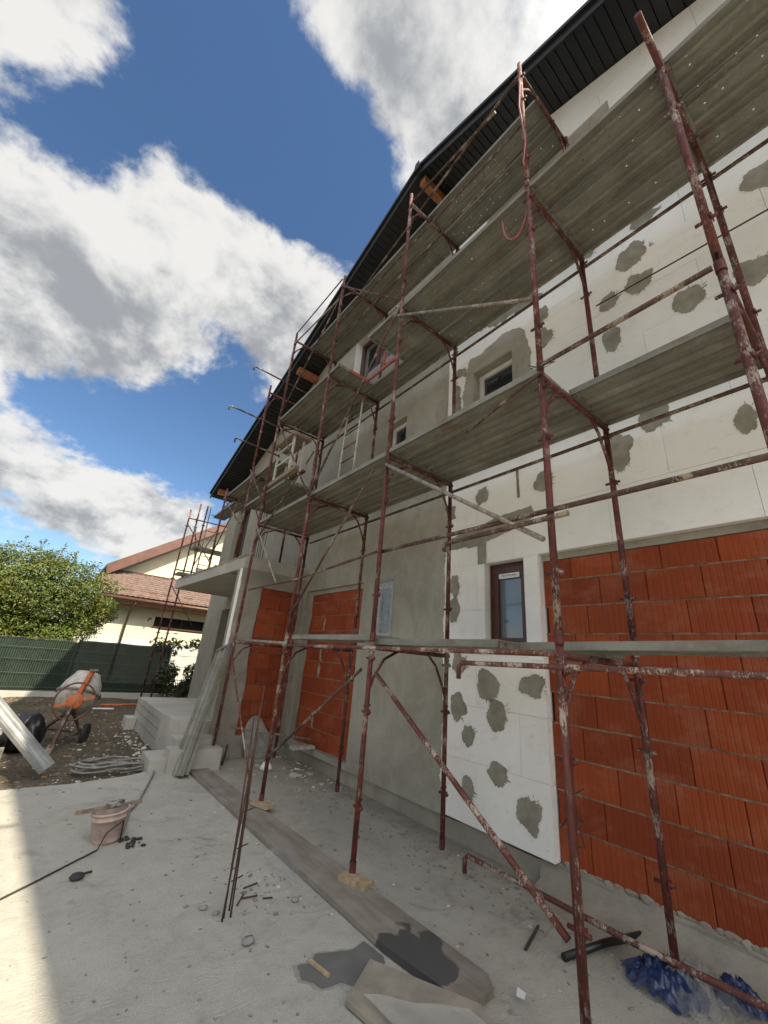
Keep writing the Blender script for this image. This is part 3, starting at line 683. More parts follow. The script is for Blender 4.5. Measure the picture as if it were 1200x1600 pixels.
for sgn in (1, -1):
    lim = (EY1 - YP) if sgn > 0 else (YP - EY0); n = int(lim / bw)
    if sgn < 0: n = min(n, 62)
    cs = math.cos(math.atan(PITCH)); 
    me = None
    for i in range(n):
        yc = YP + sgn * (i + .5) * bw; zc = ZP - PITCH * abs(yc - YP)
        if me is None:
            q = MB(); hw = bw / cs / 2 - .004; q.box(0, .66, -hw, hw, -.010, 0); q.box(0, .66, -hw, -hw + .012, -.022, -.010); me = q.mesh('soffit_board'); me.materials.append(MATS['black_sheet_metal'])
        o = bpy.data.objects.new('soffit_board', me); COL.objects.link(o); o.parent = roof; o.location = Vector((XE + .027, yc, zc + .012)) - hl0; o.rotation_euler = (-sgn * math.atan(PITCH), 0, 0)
for yy in (3.74, 8.2, 13.3, -.8):
    zz = rake(yy); q = MB(); q.box(3.03, 3.62, yy - .07, yy + .07, zz - .20, zz - .03); q.build('purlin', 'purlin_wood', roof)

# projecting ground floor with terrace slab (porch)
porch = sub('porch_wall', house)
mb = MB(); mb.box(2.35, 2.72, 7.11, 7.41, -.1, 2.95).box(2.72, 3.595, 7.135, 7.41, -.1, 2.95).box(2.72, 3.60, 7.095, 7.135, 2.66, 2.95)
mb.build('column', 'concrete_raw', porch)
mb = MB(); mb.box(2.72, 3.64, 7.085, 7.135, -.1, .30); mb.build('plinth', 'concrete_raw', porch)
def pl_side(o, u, z, j): o.location = Vector((u, 7.112 + j, z)) - hl0; o.rotation_euler = (0, 0, -math.pi / 2); o.location.x += 0
def brick_side(u0, u1, z0, z1):
    z = z0; row = 0
    while z < z1 - .03:
        h = min(BH, z1 - z); lefts = u0 + .05 * noise.noise(Vector((z * 5, 0, 0))); u = lefts - (row % 2) * .19
        while u < u1 - .02:
            a = max(u, lefts); b = min(u + BL, u1)
            if b - a > .03:
                o = bpy.data.objects.new('brick', brick_mesh(round(b - a, 2), h)); COL.objects.link(o); o.parent = porch
                o.rotation_euler = (0, 0, math.pi / 2); o.location = Vector((b, 7.108 + rnd(-.003, .003), z + .01)) - hl0
            u += BL
        z += BH; row += 1
brick_side(2.74, 3.50, .30, 2.66)
mb = MB(); mb.prism(ragged([(2.335, 0), (2.335, 2.94), (2.72, 2.94), (2.74, 2.4), (2.70, 1.7), (2.76, 1.0), (2.74, .25), (2.74, 0)], .06, .012), [], lambda u, v, w: (u, 7.088 + w, v), .02); mb.build('mortar_smear', 'concrete_raw', porch)
mb = MB(); mb.box(3.50, 3.60, 7.088, 7.14, .25, 2.66); mb.build('corner_mortar', 'mortar', porch)
mb = MB(); mb.box(2.318, 2.349, 7.10, 7.19, 1.3, 2.93); mb.build('foam_strip', 'white_foam', porch)
mb = MB(); op = [(2.35, 7.11), (3.60, 7.11), (3.60, 11.8), (2.20, 11.8)]
mb.prism(ragged(op, .15, .006), [], lambda u, v, w: (u, v, 2.95 + w), .22); mb.build('terrace_slab', 'concrete_light', porch)
mb = MB(); yy = 7.11
while yy < 11.7:
    L = rnd(.05, .2); e = rnd(.0, .02); mb.box(2.345 - .15 * (yy - 7.11) / 4.69 - e, 2.40, yy, min(11.7, yy + L), 3.165, 3.18 + rnd(0, .03)); yy += L
mb.build('slab_lip', 'concrete_raw', porch)['kind'] = 'stuff'
mb = MB()
for i in range(50):
    y = rnd(7.15, 7.6); mb.blob((rnd(2.38, 3.5), y, 3.17), rnd(.02, .05), 1, (1, 1, .5), .4, i)
mb.build('mortar_crumb', 'concrete_raw', porch)
mb = MB(); mb.box(2.6, 3.55, 7.3, 7.38, 2.9, 2.947); mb.build('beam', 'concrete_raw', porch)
# far end wall of porch, beam under slab
# rebar starter bars on the terrace corner
for i in range(6):
    x = 2.52 + (i % 3) * .075; y = 7.2 + (i // 3) * .13; a = tag(MB().tube([(x, y, 3.05), (x + rnd(-.01, .01), y, 3.6), (x + rnd(-.02, .02), y + rnd(-.02, .02), rnd(4.15, 4.35))], .006, 5).build('starter_bar', 'rusty_bar', porch), '', '')
    del a['label']; del a['category']
mb = MB(); mb.tube([(2.35, 7.9, 2.955), (2.5, 7.8, 2.93), (2.9, 7.6, 2.94), (3.2, 7.5, 2.85)], .008, 5).tube([(2.85, 7.7, 2.95), (2.86, 7.6, 2.7), (2.8, 7.5, 2.55)], .008, 5); mb.build('cable', 'black_rubber', porch)

# landing and steps
steps = thing('entrance_steps', (1.9, 7.0, 0), 'raw concrete landing and steps leading up to the porch', 'steps')
mb = MB(); mb.prism([(1.80, 10.3), (1.80, 8.0), (1.84, 7.5), (1.92, 7.2), (2.02, 7.05), (3.4, 7.42), (3.4, 10.3)], [], lambda u, v, w: (u, v, -.1 + w), .60); mb.build('landing', 'concrete_light', steps)
for z in (.12, .26, .385):
    mb = MB(); mb.prism([(1.792, 10.25), (1.792, 8.0), (1.800, 8.0), (1.800, 10.25)], [], lambda u, v, w: (u, v, z + w + .01 * (v - 8)), .012); mb.build('form_mark', 'concrete_raw', steps)
mb = MB(); mb.box(1.78, 2.34, 6.72, 7.10, -.1, .33); mb.build('step', 'concrete_light', steps)
mb = MB(); mb.box(1.66, 2.34, 6.40, 6.715, -.1, .26); mb.build('step', 'concrete_light', steps)
mb = MB(); mb.box(1.46, 1.76, 6.50, 7.1, -.1, .14); mb.build('step', 'concrete_light', steps)
mb = MB(); mb.box(1.62, 1.79, 9.9, 10.3, -.1, .16); mb.build('step', 'concrete_light', steps)

# ------------------------------------------------------------------ scaffolding
XO, XI = 2.27, 3.24
SY = [.19, 1.26, 3.03, 4.77, 6.60]
LV = [0.03, 1.71, 3.64, 5.72, 7.70]
TR = .0225
def frame_parts(root, x0, x1, y, zb, zt, over=.0, mat='red_oxide_tube', thin=1.0, top_over=.16):
    r = TR * thin
    MB().tube([(x0, y, zb), (x0, y, zt + top_over)], r, 10).build('standard', mat, root)
    MB().tube([(x1, y, zb), (x1, y, zt + top_over * .6)], r, 10).build('standard', mat, root)
    MB().tube([(x0 - over, y, zt - .03), (x1 + .03, y, zt - .03)], r * .95, 10).build('transom', mat, root)
    MB().tube([(x0 + .004, y, zt - .38), (x0 + .05, y, zt - .27), (x0 + .15, y, zt - .12), (x0 + .30, y, zt - .045)], .013, 7).build('brace', mat, root)
    MB().tube([(x1 - .004, y, zt - .45), (x1 - .05, y, zt - .33), (x1 - .15, y, zt - .14), (x1 - .26, y, zt - .045)], .013, 7).build('brace', mat, root)
    for xx in (x0, x1):
        for zz in (zt - .12, zt - .55, zb + .42):
            q = MB(); q.tube([(xx, y - .055, zz), (xx, y + .055, zz)], .011, 7); q.box(xx - .022, xx + .022, y - .030, y - .024, zz - .02, zz + .02); q.tube([(xx - .03, y, zz + .05), (xx + .035, y, zz + .05)], .009, 6); q.build('coupler_pin', mat, root)
        MB().lathe([(r + .004, 0), (r + .004, .07)], Matrix.Translation((xx, y, zb + .01)), 10).build('spigot_collar', mat, root)
where = ['at the right edge of the photo', 'in front of the big orange brick panel', 'by the film-covered window on the grey wall', 'in front of the small orange brick panel', 'beside the leaning metal decks']
lift = ['bottom lift', 'second lift', 'third lift', 'topmost lift']
for li in range(4):
    proto = None
    for si in range(5):
        if si == 0 and li == 3: continue
        y = SY[si]
        lab = 'red scaffold frame of the %s, %s' % (lift[li], where[si])
        if si == 4: lab = 'red scaffold frame of the %s, next to the concrete porch column' % lift[li]
        if proto is None:
            root = thing('scaffold_section', (XO, y, LV[li] + (.05 if li == 0 else 0)), lab, 'scaffolding', 'scaffold frames along the facade')
            frame_parts(root, XO, XI, y, LV[li] + (.03 if li == 0 else .02), LV[li + 1], .40 if (si == 0 and li == 2) else 0.0)
            if not (si == 0 and li == 2): proto = root
        else:
            root = copy_tree(proto); root.location.y = y; root['label'] = lab
            root.rotation_euler = (rnd(-.004, .004), rnd(-.003, .003), rnd(-.02, .02))
            if li == 3 and si == 4: root.location.z += .02
# splashed spare tube strapped to the near frame
solo(MB().tube([(XO - .035, 1.235, .42), (XO - .045, 1.25, 1.62)], .017, 8), 'spare_tube', 'splashed_tube', 'cement-splashed tube strapped along the near scaffold standard', 'tube')

# frames standing on the terrace
for (y, zb, zt, lab) in ((7.72, 3.18, 5.0, 'thin red scaffold frame standing on the terrace slab, nearer one'), (9.4, 3.18, 5.0, 'thin red scaffold frame standing on the terrace slab, farther one')):
    root = thing('scaffold_section', (XO + .1, y, zb), lab, 'scaffolding', 'scaffold frames along the facade'); frame_parts(root, XO + .06, XI, y, zb, zt)
root = thing('scaffold_section', (XO + .1, 7.80, 5.02), 'red scaffold frame reaching up past the black eaves above the terrace', 'scaffolding', 'scaffold frames along the facade'); frame_parts(root, XO + .06, XI, 7.80, 5.02, 7.1)
for i, (x, y) in enumerate(((2.62, 14.6), (2.87, 14.5))):
    pass
tw = thing('scaffold_tower', (2.75, 14.5, 0), 'thin dark red scaffold tower rising at the far corner of the house', 'scaffold tower')
for (x, y, zb, zt) in ((2.60, 14.6, 0, 6.0), (2.84, 14.45, 0, 6.25), (2.98, 14.0, 3.7, 6.1), (4.1, 14.5, 0, 5.9)):
    MB().tube([(x, y, zb), (x, y, zt)], .027, 7).build('standard', 'red_oxide_tube', tw)
    for z in (1.9, 3.6, 5.4): MB().tube([(x - .06, y, z), (x + .06, y, z)], .016, 6).build('coupler_pin', 'brown_tube', tw)
for z in (2.0, 3.9, 5.7):
    MB().tube([(2.60, 14.6, z), (4.1, 14.5, z)], .022, 6).build('transom', 'brown_tube', tw)
for a, b in (((2.6, 14.6, 5.5), (3.6, 14.5, 4.3)), ((2.98, 14.0, 4.0), (3.6, 14.5, 5.6)), ((2.6, 14.6, 3.4), (3.6, 14.5, 2.1)), ((2.8, 14.45, 5.7), (2.98, 14.0, 4.2))): MB().tube([a, b], .016, 6).build('brace', 'brown_tube', tw)
mb = MB(); mb.box(2.85, 4.0, 13.95, 14.5, 4.60, 4.66); mb.build('deck', 'galvanised_deck', tw)
mb = MB(); mb.box(2.60, 2.98, 13.95, 14.6, 3.70, 3.75); mb.build('deck', 'galvanised_deck', tw)
tl = thing('tower_ladder', (3.05, 13.6, 3.2), 'pale narrow ladder standing inside the far scaffold tower', 'ladder')
for x in (2.95, 3.30): MB().tube([(x, 13.2, 3.18), (x, 13.4, 5.9)], .018, 6).build('rail', 'grey_tube', tl)
for k in range(9):
    z = 3.4 + k * .28; MB().tube([(2.95, 13.2 + (z - 3.18) * .074, z), (3.30, 13.2 + (z - 3.18) * .074, z)], .012, 6).build('rung', 'grey_tube', tl)

# deck planks: pressed steel with ribs underneath
DW = .315
def deck_mesh(L):
    prof = [(0, -.05), (.006, -.05), (.012, -.012), (.060, -.012), (.070, -.040), (.100, -.040), (.110, -.012), (.205, -.012), (.215, -.040), (.245, -.040), (.255, -.012), (.303, -.012), (.309, -.05), (.315, -.05), (.315, 0), (0, 0)]
    mb = MB(); mb.prism(prof, [], lambda u, v, w: (u, w, v), L); mb.box(.02, .295, 0.0, .03, -.05, -.0145).box(.02, .295, L - .03, L, -.05, -.0145)
    me = mb.mesh('scaffold_deck'); me.materials.append(MATS['galvanised_deck']); return me
DM = {}
dnum = [0]
def deck(x, y0, y1, z, label, tilt=0.0, grp='metal scaffold decks'):
    L = round(y1 - y0, 2)
    if L not in DM: DM[L] = deck_mesh(L)
    o = bpy.data.objects.new('scaffold_deck', DM[L]); COL.objects.link(o); o.location = (x, y0, z); o.rotation_euler = (tilt, rnd(-.012, .012), rnd(-.006, .006)); tag(o, label, 'scaffold deck', grp); return o
bay = {(-1): 'bay cut by the right edge of the photo', 0: 'nearest bay, over the big brick panel', 1: 'bay over the white foam strip', 2: 'bay over the film-covered window', 3: 'bay beside the porch column'}
posn = ['outer', 'middle', 'wall-side']
for li, nm in ((2, 'second-lift'), (3, 'third-lift'), (4, 'top-lift')):
    zc = LV[li] + .047
    xs = [XO - .005, XO + .325, XO + .655] if li < 4 else [XO + .345, XO + .672]
    for bi in range(-1, 4):
        if bi == -1: y0, y1 = -1.6, SY[0]
        else: y0, y1 = SY[bi], SY[bi + 1]
        if li == 2 and bi <= 0: use = [2] if bi == 0 else [2]
        elif li == 4:
            if bi < 1: continue
            use = [0, 1]
        else: use = [0, 1, 2]
        if li == 2 and bi == 0: use = [1, 2]; xs_ = [0, XO + .38, XO + .70]
        else: xs_ = xs
        if li == 2 and bi == -1: use = []; 
        for q in use:
            pn = posn[q] if li < 4 else posn[q + 1]
            deck(xs_[q] + rnd(-.004, .004), (y0 + .01) if not (li == 3 and bi == 3 and q < 2) else 4.48, (y1 - .01) if not (li == 3 and bi == 2 and q < 2) else 3.74, zc + (.004 if (bi + q) % 2 else 0) + rnd(0, .006), '%s %s metal deck, %s' % (nm, pn, bay[bi]))
# top lift reaches past the second frame toward the camera
# bottom lift decks
deck(XO + .02, 3.05, 4.70, 1.795, 'bottom-lift front metal deck beside the film-covered window')
deck(XO + .05, 1.72, 3.20, 1.765, 'bottom-lift front metal deck in front of the white foam strip', -.004)
deck(XO + .30, .30, 1.80, 1.80, 'bottom-lift grey metal deck lying above another in front of the big brick panel', -.022)
deck(XO + .62, 1.30, 3.0, 1.765, 'bottom-lift wall-side metal deck close to the brown-framed window')
# terrace level decks
for q in range(2): deck(XO + .08 + q * .33, 7.74, 9.60, 5.03, 'metal deck above the terrace, %s one under the eave corner' % ('outer' if q == 0 else 'inner'))
for q in range(2): deck(XO + .10 + q * .33, 6.70, 7.80, 4.98, 'short metal deck beside the white trestle, %s one' % ('outer' if q == 0 else 'inner'))
for q in range(2): deck(XO + .05 + q * .33, 5.9, 7.72, 4.30, 'lower metal deck under the white trestle, %s one' % ('outer' if q == 0 else 'inner'))
deck(XO + .35, 9.65, 11.4, 5.02, 'metal deck running off to the far scaffold tower')

# ledgers, guard rails and diagonal tubes
TG = 'loose scaffold tubes'
def tube(a, b, mat, label, r=.0215, hook=None, bend=None):
    a = Vector(a); b = Vector(b); pts = [a, b] if bend is None else [a, (a + b) / 2 + Vector(bend), b]
    if hook:
        h = a + Vector(hook); d = (b - a).normalized() * .03; pts = [h, a + Vector(hook) * .25, a + d] + pts[1:]
    else:      # flattened ends with pin
        pass
    return solo(MB().tube(pts, r * .84, 8), 'scaffold_tube', mat, label, 'tube', TG)
tube((XO - .05, 4.75, 1.665), (XO - .05, 1.24, 1.68), 'splashed_tube', 'long red and white splashed ledger tube below the bottom-lift decks', .019)
tube((XO - .09, 1.93, 1.60), (XO - .10, .1, 1.63), 'splashed_tube', 'hooked red tube along the bottom lift with its bent end over the white foam', .018, (0, 0, -.10))
tube((XO + .05, 6.55, 1.72), (XO - .02, 4.75, 1.69), 'grey_tube', 'short bluish grey ledger between the small brick panel frames')
tube((XO - .03, 6.35, 2.47), (XO - .03, 3.05, 2.56), 'brown_tube', 'thin sagging guard tube in front of the small brick panel', .017, None, (0, 0, -.05))
tube((XO + .04, 3.10, 2.58), (XO - .05, .12, 2.53), 'brown_tube', 'thick cement-crusted guard tube crossing the white foam above the big brick panel', .0215)
tube((XO + .02, 2.2, 2.50), (XO - .09, 1.1, 2.47), 'brown_tube', 'short tube doubled under the thick guard tube at the near frame', .02, (0, 0, -.06))
tube((XO - .03, 3.02, 3.50), (XO - .03, 1.30, 2.36), 'grey_tube', 'pale diagonal brace from second lift down to the near frame')
tube((XO - .03, 2.90, 1.47), (XO - .03, 1.30, .44), 'splashed_tube', 'cement-splashed diagonal brace crossing in front of the white foam strip')
tube((XO - .03, 4.75, .47), (XO - .03, 3.12, 1.49), 'brown_tube', 'brown diagonal brace in front of the small brick panel', .017)
tube((XO - .03, 1.26, 3.68), (XO - .03, .22, 3.70), 'brown_tube', 'dark handrail tube in the nearest bay above second lift', .02)
tube((XO - .03, 1.24, 3.62), (XO + .05, 2.0, 3.48), 'brown_tube', 'rusty hooked tube tucked under the second-lift deck', .014)
tube((XI + .06, 6.6, 3.54), (XI + .06, -.6, 3.57), 'brown_tube', 'long dark ledger running along the wall below second lift', .02)
tube((XI + .05, 6.9, 5.58), (XI + .05, -.9, 5.62), 'brown_tube', 'long dark ledger running along the wall below third lift', .02)
tube((XI + .04, 6.0, 5.76), (XI + .08, -1.0, 5.83), 'grey_tube', 'pale tube lying beside the third-lift decks at the wall', .02)
tube((XI + .05, 1.2, 5.02), (XI + .1, -.6, 4.98), 'wire', 'thin black cable stretched in front of the white foam', .008)
tube((XO - .03, 3.05, 5.58), (XO - .03, 1.28, 4.36), 'grey_tube', 'pale grey diagonal tube between the two near frames under third lift', .019)
tube((XO - .02, 6.62, 5.72), (XO + .03, 4.80, 3.6), 'brown_tube', 'brown diagonal brace behind the narrow green ladder', .015)
tube((XO - .04, 4.74, 3.62), (XO - .04, 3.03, 5.70), 'brown_tube', 'dark diagonal brace crossing the narrow green ladder', .02)
tube((XO - .03, 6.5, 3.3), (XO - .03, 4.8, 4.35), 'brown_tube', 'brown diagonal tube passing before the white trestle', .015)
tube((XO - .05, 4.70, 2.0), (XO - .05, 3.2, 3.5), 'brown_tube', 'brown diagonal brace under the second-lift deck beside the grey wall', .016)
tube((XO - .03, 6.6, 3.6), (XO - .03, 5.3, 2.45), 'grey_tube', 'pale diagonal brace in front of the porch column', .016)
tube((XO - .03, 6.6, 1.55), (XO + .02, 5.2, .15), 'splashed_tube', 'cement-splashed brace leaning before the orange bricks at the porch', .015)
tube((XO, 1.28, 7.66), (XO + .35, 4.75, 7.76), 'brown_tube', 'long thin rail running under the eaves along the top lift', .018)
tube((XO + .02, 3.0, 7.72), (XO + .02, 1.6, 7.55), 'brown_tube', 'stub of brown tube clamped under the eaves near the roof peak', .02)
tube((XO - .02, 4.78, 7.62), (XO - .02, 3.05, 5.85), 'brown_tube', 'slim diagonal brace of the top lift in the middle bay', .013)
tube((XO - .02, 6.58, 7.84), (XO - .02, 4.80, 7.80), 'brown_tube', 'dark guard tube between the last two top frames under the fascia', .014)
tube((XO - .02, 6.6, 7.58), (XO + .03, 4.8, 7.45), 'grey_tube', 'pale guard tube joining the last two top frames', .018)
tube((XO - .02, 6.62, 5.8), (XO, 4.8, 7.4), 'brown_tube', 'grey-brown diagonal brace of the last top bay', .016)
tube((XO + .02, 7.8, 5.1), (XO + .02, 6.6, 4.0), 'brown_tube', 'brown diagonal brace left of the white trestle', .016)
tube((XO + .02, 9.4, 3.4), (XO + .02, 7.75, 4.8), 'brown_tube', 'thin diagonal brace over the terrace slab', .015)
tube((XO + .02, 7.75, 3.9), (XO + .02, 9.4, 4.9), 'brown_tube', 'thin crossing brace over the terrace slab', .015)
for (x, y, z, L, lb) in ((1.60, 6.63, 6.65, 1.3, 'highest of the three hooked tubes poking out over the yard'), (1.37, 6.75, 5.70, 1.45, 'middle hooked tube poking out over the yard'), (1.57, 6.63, 5.06, .85, 'lowest hooked tube poking out over the yard')):
    tube((x, y, z), (x + L, y, z - .03), 'brown_tube', lb, .018, (0, 0, -.09))
tube((3.11, 2.66, .17), (3.30, .35, .13), 'splashed_tube', 'long splashed tube with bent end lying low in front of the bricks', .022, (0, 0, -.12), (0.0, -.1, -.02))
tube((2.45, 6.55, .50), (3.45, 5.9, .42), 'grey_tube', 'white cement-caked pipe lying across the corner by the bricks', .018)
# rails in front of the attic windows
for z in (6.35, 6.75): tube((XO + .02, 4.75, z + .02), (XO + .0, 1.28, z), 'brown_tube', 'guard rail tube above third lift, %s of the pair' % ('lower' if z < 6.5 else 'upper'), .014)

# green ladder and pale trestle on the scaffold
lad = thing('ladder', (2.95, 5.2, 3.7), 'narrow olive green ladder leaning between second and third lift', 'ladder')
for dy in (0, .42): MB().tube([(2.85, 4.68 + dy, 3.74), (3.0, 4.85 + dy, 6.15)], .016, 7).build('rail', 'pale_paint', lad)
for k in range(8):
    t = .10 + k * .115; MB().tube([(2.85 + .15 * t, 4.68 + .17 * t, 3.74 + 2.41 * t), (2.85 + .15 * t, 5.10 + .17 * t, 3.74 + 2.41 * t)], .011, 6).build('rung', 'brown_tube', lad)
tr = thing('trestle', (2.4, 6.3, 4.35), 'pale splashed trestle frame standing on the deck above the porch', 'trestle')
for x, y in ((2.40, 6.66), (2.40, 6.02), (2.62, 6.72), (2.62, 6.08)): MB().bar((x, y, 4.36), (x, y, 5.22), .035, .035).build('leg', 'pale_paint', tr)
for z in (4.45, 4.8, 5.08): MB().bar((2.40, 6.02, z), (2.40, 6.66, z), .025, .03).build('crossbar', 'pale_paint', tr)
MB().box(2.33, 2.70, 5.95, 6.80, 5.20, 5.25).build('top_board', 'old_wood', tr)
MB().box(2.28, 2.36, 5.5, 6.75, 4.33, 4.40).build('foot_board', 'old_wood', tr)

# hose and cables tied to the near frame
solo(MB().tube([(2.27, 1.27, 7.7), (2.235, 1.25, 7.4), (2.23, 1.27, 7.0), (2.25, 1.24, 6.4), (2.24, 1.27, 6.1), (2.3, 1.25, 5.9)], .009, 6), 'pink_hose', 'red_plastic', 'pink hose tied down the topmost part of the near standard', 'hose')
pts = []
for k in range(13):
    a = math.pi * k / 12; pts.append((2.27, 1.40 + .14 * math.cos(a), 5.60 - .40 * math.sin(a) + (.08 * k / 12)))
solo(MB().tube(pts, .010, 6), 'red_hose', 'red_plastic', 'red hose looped beside the near standard under the attic window', 'hose')
mb = MB(); mb.box(2.46, 2.79, 4.47, 4.50, 5.715, 5.765).box(2.79, 2.82, 3.74, 4.50, 5.715, 5.765).box(2.75, 2.79, 4.0, 4.03, 5.765, 6.0); solo(mb, 'hatch_rim', 'red_plastic', 'bright red hatch rim in the third-lift deck below the brown-framed attic window', 'hatch')
def wirething(pts, label): solo(MB().tube(pts, .0035, 5), 'tie_wire', 'wire', label, 'wire', 'tie wires')
wirething([(2.24, 1.25, .88), (2.31, 1.22, .9), (2.33, 1.29, .93), (2.25, 1.31, .86), (2.21, 1.25, .83), (2.3, 1.22, .80), (2.36, 1.27, .86), (2.34, 1.28, 1.0), (2.30, 1.2, 1.05)], 'twisted tie wire round the near standard above the low tube')
wirething([(2.22, 1.33, 3.72), (2.30, 1.25, 3.70), (2.34, 1.18, 3.74), (2.25, 1.22, 3.68), (2.2, 1.3, 3.66)], 'loose tie wire round the near standard at second lift')

# ------------------------------------------------------------------ leaning decks at the steps
def prof_beam(a, b, w, label, mat='galvanised_deck', name='leaning_deck'):
    a = Vector(a); b = Vector(b); L = (b - a).length
    me = deck_mesh(round(L, 2)); me.materials.clear(); me.materials.append(MATS[mat]); o = bpy.data.objects.new(name, me); COL.objects.link(o)
    d = (b - a).normalized(); side = Vector(w).normalized(); side = (side - d * side.dot(d)).normalized(); up = side.cross(d)
    o.matrix_world = Matrix(((side.x, d.x, up.x, a.x), (side.y, d.y, up.y, a.y), (side.z, d.z, up.z, a.z), (0, 0, 0, 1))); return tag(o, label, 'scaffold deck', 'metal decks leaning on the porch corner')
prof_beam((1.80, 6.10, .03), (2.26, 6.72, 1.63), (-.10, 1, .0), 'grey metal deck leaning on the porch corner, front one')
prof_beam((1.87, 6.13, .03), (2.315, 6.76, 1.66), (-.10, 1, .0), 'grey metal deck leaning on the porch corner, rear one mostly hidden')

# ------------------------------------------------------------------ boards and small things on the slab
GB = 'formwork boards on the ground'
mb = MB(); mb.prism(ragged([(1.93, 6.45), (1.955, 4.15), (2.27, 4.15), (2.19, 6.5)], .4, .004), [], lambda u, v, w: (u, v, .003 + w), .030); solo(mb, 'ground_board', 'formwork_board', 'far half of the long brown board under the scaffold', 'board', GB)
mb = MB(); mb.prism(ragged([(1.955, 4.14), (1.985, 2.9), (2.0, 2.3), (2.07, 1.80), (2.13, 1.74), (2.29, 1.76), (2.35, 1.84), (2.33, 2.5), (2.30, 3.2), (2.27, 4.14)], .4, .004), [], lambda u, v, w: (u, v, .006 + w), .035); solo(mb, 'ground_board', 'formwork_board', 'near half of the long brown board, with a dark wet spill at its end', 'board', GB)
mb = MB(); c4 = [(1.60, 2.10), (1.85, 2.24), (2.10, 1.69), (1.95, 1.25), (1.75, 1.2)]
mb.prism(c4, [], lambda u, v, w: (u, v, .008 + w + max(0, (u - 1.60)) * .09), .019); solo(mb, 'loose_board', 'pale_wood', 'pale loose board at the bottom edge with fibre mesh on it', 'board')
mb = MB(); n = 16
for j in range(n + 1):
    for i in range(n + 1):
        u = i / n; v = j / n; mb.v.append(Vector((1.66 + .34 * u + .05 * v, 2.04 - .36 * u - .75 * v, .062 + .03 * u + .012 * noise.noise(Vector((u * 3, v * 3, 0))))))
for j in range(n):
    for i in range(n): mb.f.append((j * 17 + i, j * 17 + i + 1, (j + 1) * 17 + i + 1, (j + 1) * 17 + i)); mb.smooth.append(True)
solo(mb, 'fibre_mesh_sheet', 'fibre_mesh', 'white fibre mesh sheet lying on the loose board', 'mesh sheet')
for i, (x, y) in enumerate(((2.20, 1.28), (2.25, 2.98), (2.26, 4.74), (2.26, 6.6))):
    mb = MB(); M = Matrix.Translation((x, y - .03, .04)) @ Matrix.Rotation(.35, 4, 'Z'); mb.box(-.06, .06, -.12, .12, 0, .032, M)
    if i == 0: continue
    solo(mb, 'wood_pad', 'new_wood', ['', 'raw wood pad under the scaffold leg nearest the wet board', 'raw wood pad under the scaffold leg near the rebar bundle', 'raw wood pad under the scaffold leg at the leaning decks'][i], 'wood pad', 'wood pads under scaffold legs')
for i, (x, y, l) in enumerate(((2.9, 0, 0),)): pass
# puddle
pts = [(1.50, 2.36), (1.53, 2.46), (1.60, 2.44), (1.66, 2.50), (1.76, 2.46), (1.86, 2.42), (1.97, 2.45), (1.985, 2.28), (1.9, 2.18), (1.84, 2.24), (1.74, 2.16), (1.66, 2.24), (1.56, 2.25), (1.55, 2.31)]
mb = MB(); mb.prism(ragged(pts, .02, .010), [], lambda u, v, w: (u, v, -.001 + w), .005); o = struct(mb, 'wet_spill', 'wet_cement')
cx_, cy_ = 1.76, 2.34; mb = MB(); mb.prism(ragged([(cx_ + (a - cx_) * 1.10, cy_ + (b_ - cy_) * 1.16) for a, b_ in pts if a < 1.95], .015, .02), [], lambda u, v, w: (u, v, -.002 + w), .004); struct(mb, 'damp_patch', 'damp_concrete')
# bucket with board on it
bk = thing('bucket', (.84, 4.56, 0), 'dusty pink plastic bucket with a wooden batten laid across', 'bucket')
M = Matrix.Translation((.84, 4.56, 0)) @ Matrix.Rotation(-.10, 4, 'Y')
MB().lathe([(0, .004), (.108, .004), (.110, .02), (.128, .165), (.137, .167), (.137, .175), (.130, .178), (.133, .205), (.142, .207), (.142, .222), (.128, .222), (.106, .02), (0, .018)], M, 36).build('tub', 'pink_plastic', bk)
bt = thing('batten', (.84, 4.5, .23), 'flat wooden batten lying on top of the pink bucket', 'wood batten')
MB().bar((.56, 4.50, .235), (1.05, 4.62, .235), .035, .022).build('wood', 'old_wood', bt)
mb = MB(); mb.tube([(.80, 4.50, .25), (.86, 4.55, .275), (.90, 4.60, .255), (.83, 4.62, .25), (.78, 4.56, .262), (.88, 4.52, .25)], .016, 7); mb.build('rope_knot', 'grey_hose', bt)
mb = MB()
for k in range(26): mb.blob((.93 + rnd(0, .16), 4.42 + rnd(-.12, .12), .008), rnd(.008, .022), 1, (1, 1, .5), .5, k)
solo(mb, 'black_rubble', 'black_rubber', 'black crumbs and a hole patch beside the pink bucket', 'rubble')['kind'] = 'stuff'
# hoses
h1 = [(.93, 4.5, .02), (.98, 4.7, .015), (1.08, 5.14, .012), (1.2, 5.4, .012), (1.36, 5.9, .012), (1.53, 6.45, .015), (1.56, 6.62, .02), (1.52, 6.72, .0), (1.40, 6.78, -.02), (1.2, 6.75, -.03)]
solo(MB().tube(h1, .014, 7), 'grey_conduit', 'grey_hose', 'grey corrugated conduit running from the bucket to the coil', 'conduit')
solo(MB().tube([(.93, 4.48, .015), (.90, 4.38, .18), (.80, 4.40, .10), (.76, 4.36, .01), (.6, 4.22, .008), (.42, 4.05, .008), (.22, 3.87, .008), (0, 3.55, .008), (-.4, 3.4, .008)], .006, 6), 'black_cable', 'wire', 'thin black cable curving from the bucket to the left edge', 'cable')
pts = []
for k in range(150):
    a = k * .21; q = 1 + .16 * math.sin(k * .13) + .07 * math.sin(k * .71)
    pts.append((1.12 + .42 * q * math.cos(a) + .02 * math.sin(k), 6.95 + .20 * q * math.sin(a), -.01 + .0006 * k + .012 * math.sin(k * .9)))
